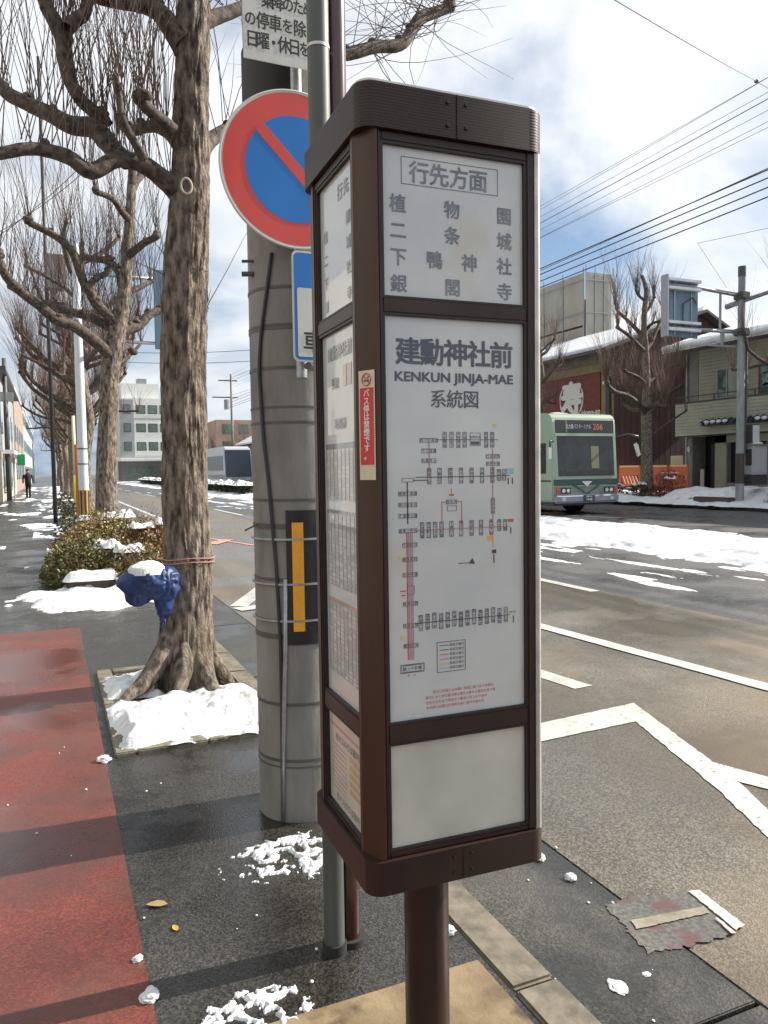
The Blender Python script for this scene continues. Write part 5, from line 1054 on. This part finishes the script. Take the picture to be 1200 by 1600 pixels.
rs2 = snow('roof_snow', .1, 2.4, .5, 10.3, 3.19, lambda X, Y: np.minimum(np.minimum(X-.15, 2.35-X), np.minimum(Y-.6, 10.2-Y))*.1+(fbm(X*2, Y*2, 2, 4)-.45)*.1, 20, 60); rs2.parent = bus

# coach further along the far lane
cw = mat('white_coach_paint', (.42, .44, .48), .3, coat=.5); ch = thing('coach', 'distant white and grey coach with a tinted windscreen beyond the snowy hedge', 'coach', (14.85, 71, -.12))
b = MB(); b.ext([(0, p[0], p[1]) for p in ((0, .35), (-.05, 1.2), (.35, 3.5), (.7, 3.8), (1.2, 3.85), (11.5, 3.85), (11.8, 3.5), (11.8, .35))], (0, 0, 0), (2.5, 0, 0)); b.build('body', cw, ch, bevel=.12, seg=3, auto=40)
b = MB(); b.ext([(.06, -.08, 1.0), (2.44, -.08, 1.0), (2.44, .34, 3.5), (.06, .34, 3.5)], (0, -.02, 0), (0, .03, 0)); b.build('windscreen', mat('coach_glass', (.015, .03, .05), .3, coat=.2), ch, bevel=.01)
for x0 in (-.01, 2.5): MB().box(x0-.005, x0+.015, .9, 11.2, 1.6, 3.0).build('window', MATS['coach_glass'] if 'coach_glass' in MATS else blk, ch); MB().box(x0, x0+.01, .3, 11.5, .8, 1.2).build('stripe', mat('coach_grey' , (.2, .2, .22), .4), ch)
for x0 in (.2, 1.9): MB().box(x0, x0+.4, -.1, -.03, .7, .9).build('headlight', lampg, ch, bevel=.02)
MB().box(.05, 2.45, -.12, -.02, .36, .62).build('bumper', mat('coach_bumper', (.3, .3, .32), .4), ch, bevel=.03)
for x0 in (.1, 2.1):
    for y in (2.4, 9): MB().cyl((x0, y, .48), (x0+.3, y, .48), .48, n=20).build('wheel', rubber, ch, auto=40)

# ------------------------------------------------------------------ median hedge
for k in range(14):
    y = 47+4.2*k; hd = thing('hedge', 'snow topped hedge section on the median by the coach, '+ORD[k]+' from the near end', 'hedge', (11.4, y, -.12), group='snowy median hedges')
    b = MB(); rnd = random.Random(k)
    for _ in range(700):
        p = Vector((rnd.uniform(-.7, .7), rnd.uniform(0, 3.9), rnd.uniform(.0, .72))); u = Vector((rnd.uniform(-1, 1), rnd.uniform(-1, 1), rnd.uniform(-1, 1))).normalized(); v = u.cross(Vector((0, .3, 1))).normalized(); b.poly([p, p+u*.1+v*.06, p+u*.2, p+u*.1-v*.06])
    b.build('foliage', leafd, hd)['kind'] = 'stuff'
    s2 = snow('snow_cap', -.85, .85, -.1, 4.1, .62, lambda X, Y: np.minimum(np.minimum(X+.8, .8-X), np.minimum(Y+.05, 4.05-Y))*.3-.02+(fbm(X*2, (Y+y)*1.5, 3, 4)-.45)*.35, 14, 34); s2.parent = hd; s2['kind'] = 'stuff'

# ------------------------------------------------------------------ buildings ahead
pale = mat('pale_office_wall', (.68, .70, .66), .7, c2=(.74, .76, .72), scale=.4); palg = mat('grey_office_wall', (.30, .32, .33), .7)
of = thing('office_building', 'pale four storey office building with a rooftop tower between the first two trees', 'building', (11.5, 140, 0))
OB = lambda name, m_, *a, parent=None, bevel=0: MB().box(*a).build(name, m_, parent or of, bevel=bevel)
OB('wall', pale, 0, 8.5, 0, 14, 0, 14.3); OB('tower', pale, .3, 6.7, 2, 12, 14.3, 17.0); OB('corner_bay', palg, -.2, 2.1, -.6, 0, 0, 14.0); OB('rooftop_unit', steel, 3.2, 4.8, 3, 5, 17.0, 18.0)
for fl in range(4):
    for k in range(3): wn = OB('window', frame_m, 2.5+2.0*k, 4.1+2.0*k, -.08, -.002, 2.0+3.2*fl, 3.5+3.2*fl); OB('pane', gl_m, 2.6+2.0*k, 4.0+2.0*k, -.1, -.081, 2.1+3.2*fl, 3.4+3.2*fl, parent=wn)
    wn = OB('window', frame_m, .4, 1.6, -.68, -.602, 2.0+3.2*fl, 3.5+3.2*fl); OB('pane', gl_m, .5, 1.5, -.7, -.681, 2.1+3.2*fl, 3.4+3.2*fl, parent=wn)
OB('canopy', pale, -1, 9, -1.6, -.61, 3.6, 4.0); OB('ledge', palg, -.25, 8.6, -.3, -.09, 10.6, 10.8)
lw = thing('low_shops', 'low dark shops with snowy roofs at the foot of the pale office building', 'building', (10.5, 128, 0)); MB().box(0, 10, 0, 8, 0, 3.2).build('wall', mat('shop_wall', (.12, .11, .11), .7), lw); MB().box(-.3, 10.3, -.4, 8.2, 3.2, 3.7).build('roof_snow', snow_m, lw, bevel=.1)
for k in range(4): MB().box(.5+2.4*k, 2.4+2.4*k, -.06, -.002, .4, 2.4).build('window', gl_m, lw)
pinkr = mat('pinkish_roof_wall', (.38, .24, .19), .8, c2=(.45, .33, .27), scale=.6)
pk = thing('apartment_block', 'long pinkish brown low block behind the coach', 'building', (21.5, 108, 0)); MB().box(0, 22, 0, 12, 0, 8.6).build('wall', pinkr, pk)
for k in range(9):
    for z in (1.2, 4.2, 6.6): MB().box(.8+2.3*k, 2.2+2.3*k, -.08, -.002, z, z+1.4).build('window', gl_m, pk)
sr = thing('snowy_roof_house', 'house with a snow covered sloping roof behind the coach', 'house', (22, 84, 0)); MB().box(0, 8, 0, 10, 0, 4.6).build('wall', mat('green_grey_wall', (.2, .21, .17), .8, c2=(.3, .3, .25), scale=1), sr)
MB().ext([(-.8, 0, 4.5), (4, 0, 6.9), (8.8, 0, 4.5)], (0, -.6, 0), (0, 10.6, 0)).build('roof', roof_g, sr); MB().ext([(-.9, 0, 4.52), (4, 0, 7.0), (8.9, 0, 4.52), (8.9, 0, 4.72), (4, 0, 7.25), (-.9, 0, 4.72)], (0, -.7, 0), (0, 10.7, 0)).build('roof_snow', snow_m, sr)
for k in range(3): MB().box(1+2.2*k, 2.4+2.2*k, -.06, -.002, 1.4, 2.8).build('window', gl_m, sr)
fp = thing('utility_pole', 'distant utility pole with crossarms rising above the coach', 'utility pole', (21.3, 97, 0)); MB().tube([(0, 0, 0), (0, 0, 13.6)], [.2, .13], 10).build('shaft', conc, fp, smooth=True)
for z, l_ in ((12.7, 1.6), (10.6, 2.2)): MB().box(-2.4 if z < 12 else -1.6, .8, -.06, .06, z, z+.14).build('crossarm', dsteel, fp)
MB().cyl((-.6, 0, 9.2), (-.6, 0, 10.4), .35, n=12).build('transformer', palg, fp)
# far continuation of both sides
farm = mat('far_building_grey', (.33, .34, .34), .8, c2=(.42, .43, .42), scale=.3); farb = mat('far_building_brown', (.30, .24, .20), .8)
for k, (x, y, w_, l_, h_, m_, lb) in enumerate(((35, 48, 12, 22, 9, farm, 'grey block behind the netted building, mostly hidden'), (24.5, 62, 14, 18, 7, farb, 'brown low block between the netted building and the snowy roof house'), (-16, 66, 13.6, 22, 8, farb, 'second building back along the left edge of the near pavement'), (-16, 96, 13.4, 60, 9, farm, 'farthest building along the left edge of the near pavement'), (18, 160, 24, 60, 8, farb, 'low building far up the street beyond the pale office'))):
    t_ = thing('building', lb, 'building', (x, y, 0)); MB().box(0, w_, 0, l_, 0, h_).build('wall', m_, t_); MB().box(-.1, w_+.1, -.1, l_+.1, h_, h_+.25).build('roof_snow', snow_m, t_)
    for a in range(int(l_//4)):
        for z in range(int(h_//3)): xw = (w_, w_+.05) if x < 0 else (-.05, 0); MB().box(xw[0]+(.001 if x < 0 else -.001), xw[1], 1+4*a, 2.8+4*a, 1+3*z, 2.3+3*z).build('window', gl_m, t_)
lb_ = thing('building', 'grey and cream building at the left picture edge beside the pavement', 'building', (-14, 44, 0))
wc = mat('cream_wall', (.48, .44, .36), .7, c2=(.55, .52, .44), scale=.6)
MB().box(0, 11.7, 0, 18, 2.6, 6.7).build('upper_wall', palg, lb_); MB().box(0, 11.75, -.05, 18.05, 0, 2.59).build('lower_wall', wc, lb_); MB().box(-.2, 12.1, -.3, 18.3, 6.7, 6.9).build('roof_edge', frame_m, lb_); MB().box(11.75, 12.3, 1, 17, 2.5, 2.7).build('awning', snow_m, lb_)
for a in range(4): MB().box(11.702, 11.74, 1+4*a, 3+4*a, 3.6, 5.2).build('window', gl_m, lb_); MB().box(11.752, 11.79, 1+4*a, 3+4*a, .4, 2.1).build('window', gl_m, lb_)
lp2 = thing('utility_pole', 'dark slim pole beside the building at the left picture edge', 'utility pole', (-2.05, 46, 0)); MB().tube([(0, 0, 0), (0, 0, 7.6)], [.14, .11], 10).build('shaft', dsteel, lp2, smooth=True); MB().box(-.3, .4, -.1, .1, 5.3, 5.8).build('lamp_bracket', palg, lp2, bevel=.03)
gs = thing('shop_sign', 'small green hanging sign far along the near pavement', 'sign', (-1.62, 47, 0)); MB().box(-.02, .38, -.05, .05, 1.9, 2.5).build('board', mat('green_board', (.01, .35, .12), .5), gs, bevel=.02); MB().tube([(-.2, 0, 0), (-.2, 0, 2.7), (.1, 0, 2.7)], .04, 8).build('post', palg, gs)
near_l = thing('building', 'plain grey building lining the near pavement just outside the left of the picture', 'building', (-14, -6, 0)); MB().box(0, 9.5, 0, 46, 0, 6.2).build('wall', farm, near_l)
for a in range(11): MB().box(9.502, 9.54, 1+4*a, 3.4+4*a, .6, 2.3).build('window', gl_m, near_l); MB().box(9.502, 9.54, 1+4*a, 3+4*a, 3.6, 5.0).build('window', gl_m, near_l)
# hills
hm = mat('haze_blue_wooded_hills', (.10, .14, .19), .9, c2=(.20, .26, .33), scale=.012)  # distance haze is painted into this blue-grey, no haze volume
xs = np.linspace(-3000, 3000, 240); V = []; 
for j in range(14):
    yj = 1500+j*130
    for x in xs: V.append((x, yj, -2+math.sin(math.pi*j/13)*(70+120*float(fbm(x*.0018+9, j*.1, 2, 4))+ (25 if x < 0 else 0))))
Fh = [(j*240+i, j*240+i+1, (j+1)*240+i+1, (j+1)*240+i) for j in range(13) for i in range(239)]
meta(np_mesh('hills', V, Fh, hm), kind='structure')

# ------------------------------------------------------------------ overhead wires
wirem = mat('black_wire', (.02, .02, .022), .6); wiret = mat('grey_wire', (.10, .10, .11), .6)
def wire(p, q, sag, r_, lb, grp, m_=wirem, n=40):
    p = Vector(p); q = Vector(q); P = [p.lerp(q, i/n)-Vector((0, 0, sag*4*(i/n)*(1-i/n))) for i in range(n+1)]
    c = (p+q)/2; o = MB().tube(P, r_, 5).build('overhead_wire', m_, None, org=tuple(c), smooth=True); meta(o, lb, 'wire', grp); return o
for k, (a, b_) in enumerate(((10.54, 10.81), (10.25, 10.55), (9.9, 10.25), (9.64, 9.96))):
    s_ = (b_-a)/12.2; wire((21, -20, b_+s_*14), (21, 100, a-s_*10), -.0+.3, .022, ('uppermost', 'second', 'third', 'lowest')[k]+' of the four thick black wires above the far pavement', 'four thick wires above the far pavement')
for k, (a, b_) in enumerate(((12.64, 14.05), (12.29, 12.75), (11.95, 12.4), (13.07, 13.2), (13.6, 13.62), (12.9, 11.7))):
    wire((21, -20, b_+.6), (21, 100, a-.2), .6, .008, ('thin faint wire high above the thick ones, ', '')[0]+ORD[(2, 1, 0, 4, 5, 3)[k]]+' lowest over the far pavement', 'thin faint wires high over the far pavement', wiret)
p0 = at(960, -5, Y=9.5); p1 = at(1182, 127, X=21); p2 = at(1230, 156, X=23.5)
wire(p0-(p1-p0)*.4, p1, .05, .009, 'single wire slanting across the sky from the top edge to a joint at right', None); wire(p1, p2, 0, .009, 'short end of the slanting wire right of its joint', None)
jb = MB().ball((0, 0, 0), .07, (1, 1, .8)).build('wire_joint', dsteel, None, smooth=True); jb.location = p1; meta(jb, 'small dark joint on the slanting wire near the right picture edge', 'joint')
pa_, pb_, pc_ = at(1090, 380, X=22), at(1136, 450, X=22), at(1240, 348, X=22)
wire(pb_, pa_, 0, .008, 'thin stay wire slanting down to the sign gantry', None, wiret); wire(pa_, pc_, 0, .008, 'thin wire rising right from the stay above the gantry', None, wiret)
for (a, b_, la) in (((0, 362, 30), (100, 278, 25), 'upper left'), ((0, 350, 30), (92, 300, 25), 'lower left')): wire(at(a[0]-40, a[1]+30, Y=a[2]), at(b_[0]+40, b_[1]-32, Y=b_[2]), .2, .012, ('higher' if la == 'upper left' else 'lower')+' of two thin wires in the left sky behind the branches', None, wiret)
for k, (y0, y1, z) in enumerate(((548, 540, 0), (563, 558, 0))): wire(at(150, y0, Y=60), at(470, y1, Y=48), .3, .02, ('upper' if not k else 'lower')+' wire crossing the sky between the first two trees', None, wiret)
for k, dz in enumerate((12.8, 10.7)): wire((20.5, 97, dz), (20.8, -30, dz+1.8), 1.4, .015, ('upper' if not k else 'lower')+' wire running from the distant utility pole towards the camera', None, wiret)

# ------------------------------------------------------------------ litter, leaves and crumbs of snow
def lump(name, label, loc, r_, seed, m_=snow_m, cat='snow lump', group=None, flat=.6, sx=1.0):
    b = MB().ball((0, 0, 0), 1, (1, 1, 1), 28, 18); V = np.array(b.v); f_ = .45+1.1*fbm(V[:, 0]*2.1+seed, V[:, 1]*2.1, V[:, 2]*2.1, 4)
    r_ *= .75; V = V*f_[:, None]*np.array([r_*sx, r_, r_*flat]); V[:, 2] += r_*flat*.55
    o = np_mesh(name, V, b.f, m_); o.location = loc; return meta(o, label, cat, group)
lump('snow_lump', 'round white snow lump on the gutter in front of the cabinet', (1.70, 2.25, -.113), .028, 1)
lump('snow_lump', 'snow lump on the gutter touching the lower right cabinet edge', (1.68, 2.42, -.113), .03, 2)
lump('snow_lump', 'flat ragged snow flake on the gutter near the bottom right corner', (1.46, 1.71, -.113), .045, 3, flat=.12, sx=.7)
lump('snow_lump', 'tiny snow chip right of the flat ragged flake', (1.575, 1.72, -.113), .016, 4, flat=.2)
lump('snow_lump', 'bright white snow lump on the red path edge', (.181, 2.24, .004), .018, 5)
lump('snow_lump', 'blurred snow clump on the red path edge at the lower shadow band', (.196, 2.06, .004), .035, 6, flat=.5)
lump('snow_lump', 'snow lump beside the kerb joint right of the brown post', (1.05, 1.99, 0), .03, 7)
lump('snow_lump', 'dirty snow lump at the red path edge by the tree pit corner', (.19, 3.9, .004), .04, 8)
rc = random.Random(3); cm_ = MB()
for _ in range(26): x, y = rc.uniform(-.3, 1.05), rc.uniform(1.5, 4.2); r_ = rc.uniform(.002, .006); cm_.ball((x, y, .004+r_*.5), r_, (1, 1.3, .6), 6, 4)
for _ in range(10): x, y = rc.uniform(1.3, 1.8), rc.uniform(1.4, 3.5); r_ = rc.uniform(.002, .006); cm_.ball((x, y, -.113+r_*.5), r_, (1, 1.3, .6), 6, 4)
meta(cm_.build('snow_crumbs', snow_m, smooth=True), kind='stuff')
def leaf(label, loc, s_, rz, m_):
    P = [(0, -1, 0), (.45, -.5, .12), (.5, .1, .2), (.25, .7, .1), (0, 1, .02), (-.25, .7, .12), (-.5, .1, .22), (-.45, -.5, .1)]
    b = MB(); n = len(P); b.v = [(x*s_, y*s_, z*s_*.5+.002) for x, y, z in P]+[(0, 0, .002)]; b.f = [(i, (i+1) % n, n) for i in range(n)]
    o = b.build('fallen_leaf', m_); o.location = loc; o.rotation_euler.z = rz; meta(o, label, 'leaf')
lf1 = mat('brown_leaf', (.30, .20, .09), .6); lf2 = mat('orange_leaf', (.60, .27, .04), .5)
leaf('flat tan brown fallen leaf on the dark pavement', (.268, 2.512, .003), .035, 1.2, lf1); leaf('small bright orange fallen leaf below the tan one', (.303, 2.355, .003), .018, .2, lf2)
# worn tape marking by the gutter
wt = thing('worn_road_marking', 'torn peeling T shaped tape marking with red and grey scraps by the gutter', 'road marking', (1.65, 1.8, -.11))
def WM(name, m_, pts, z):
    rj = random.Random(9); q = []
    for i in range(len(pts)):
        a = Vector(pts[i]); b = Vector(pts[(i+1) % len(pts)]); n = max(1, int((b-a).length/.012)); jj = .009 if z == 0 else .002
        for k in range(n): c = a.lerp(b, k/n); q.append((c.x+rj.uniform(-jj, jj), c.y+rj.uniform(-jj, jj)))
    pts = q
    return MB().poly([(p[0]-1.65, p[1]-1.8, z) for p in pts]).build(name, m_, wt)
scr = mat('scraped_tape_base', (.09, .088, .078), .45, c2=(.17, .165, .145), scale=60, c3=(.14, .075, .07), sc3=9, p3=(.5, .6), detail=10, p=(.4, .62))
g1 = lambda x, y: at(x, y, Z=-.118)
WM('scraped_base', scr, [g1(*q) for q in ((946, 1418), (985, 1404), (1078, 1398), (1118, 1418), (1152, 1452), (1148, 1463), (1075, 1482), (1012, 1492))], .0)
WM('cross_bar', paint_m, [g1(*q) for q in ((1075, 1397), (1092, 1395), (1163, 1450), (1150, 1458))], .004)
WM('long_bar', mat('dirty_cream_tape', (.22, .195, .14), .6, c2=(.34, .31, .24), scale=20), [g1(*q) for q in ((985, 1443), (1100, 1421), (1110, 1431), (995, 1457))], .004)
WM('white_scrap', paint_m, [g1(*q) for q in ((1117, 1440), (1122, 1440), (1150, 1464), (1143, 1465))], .006)
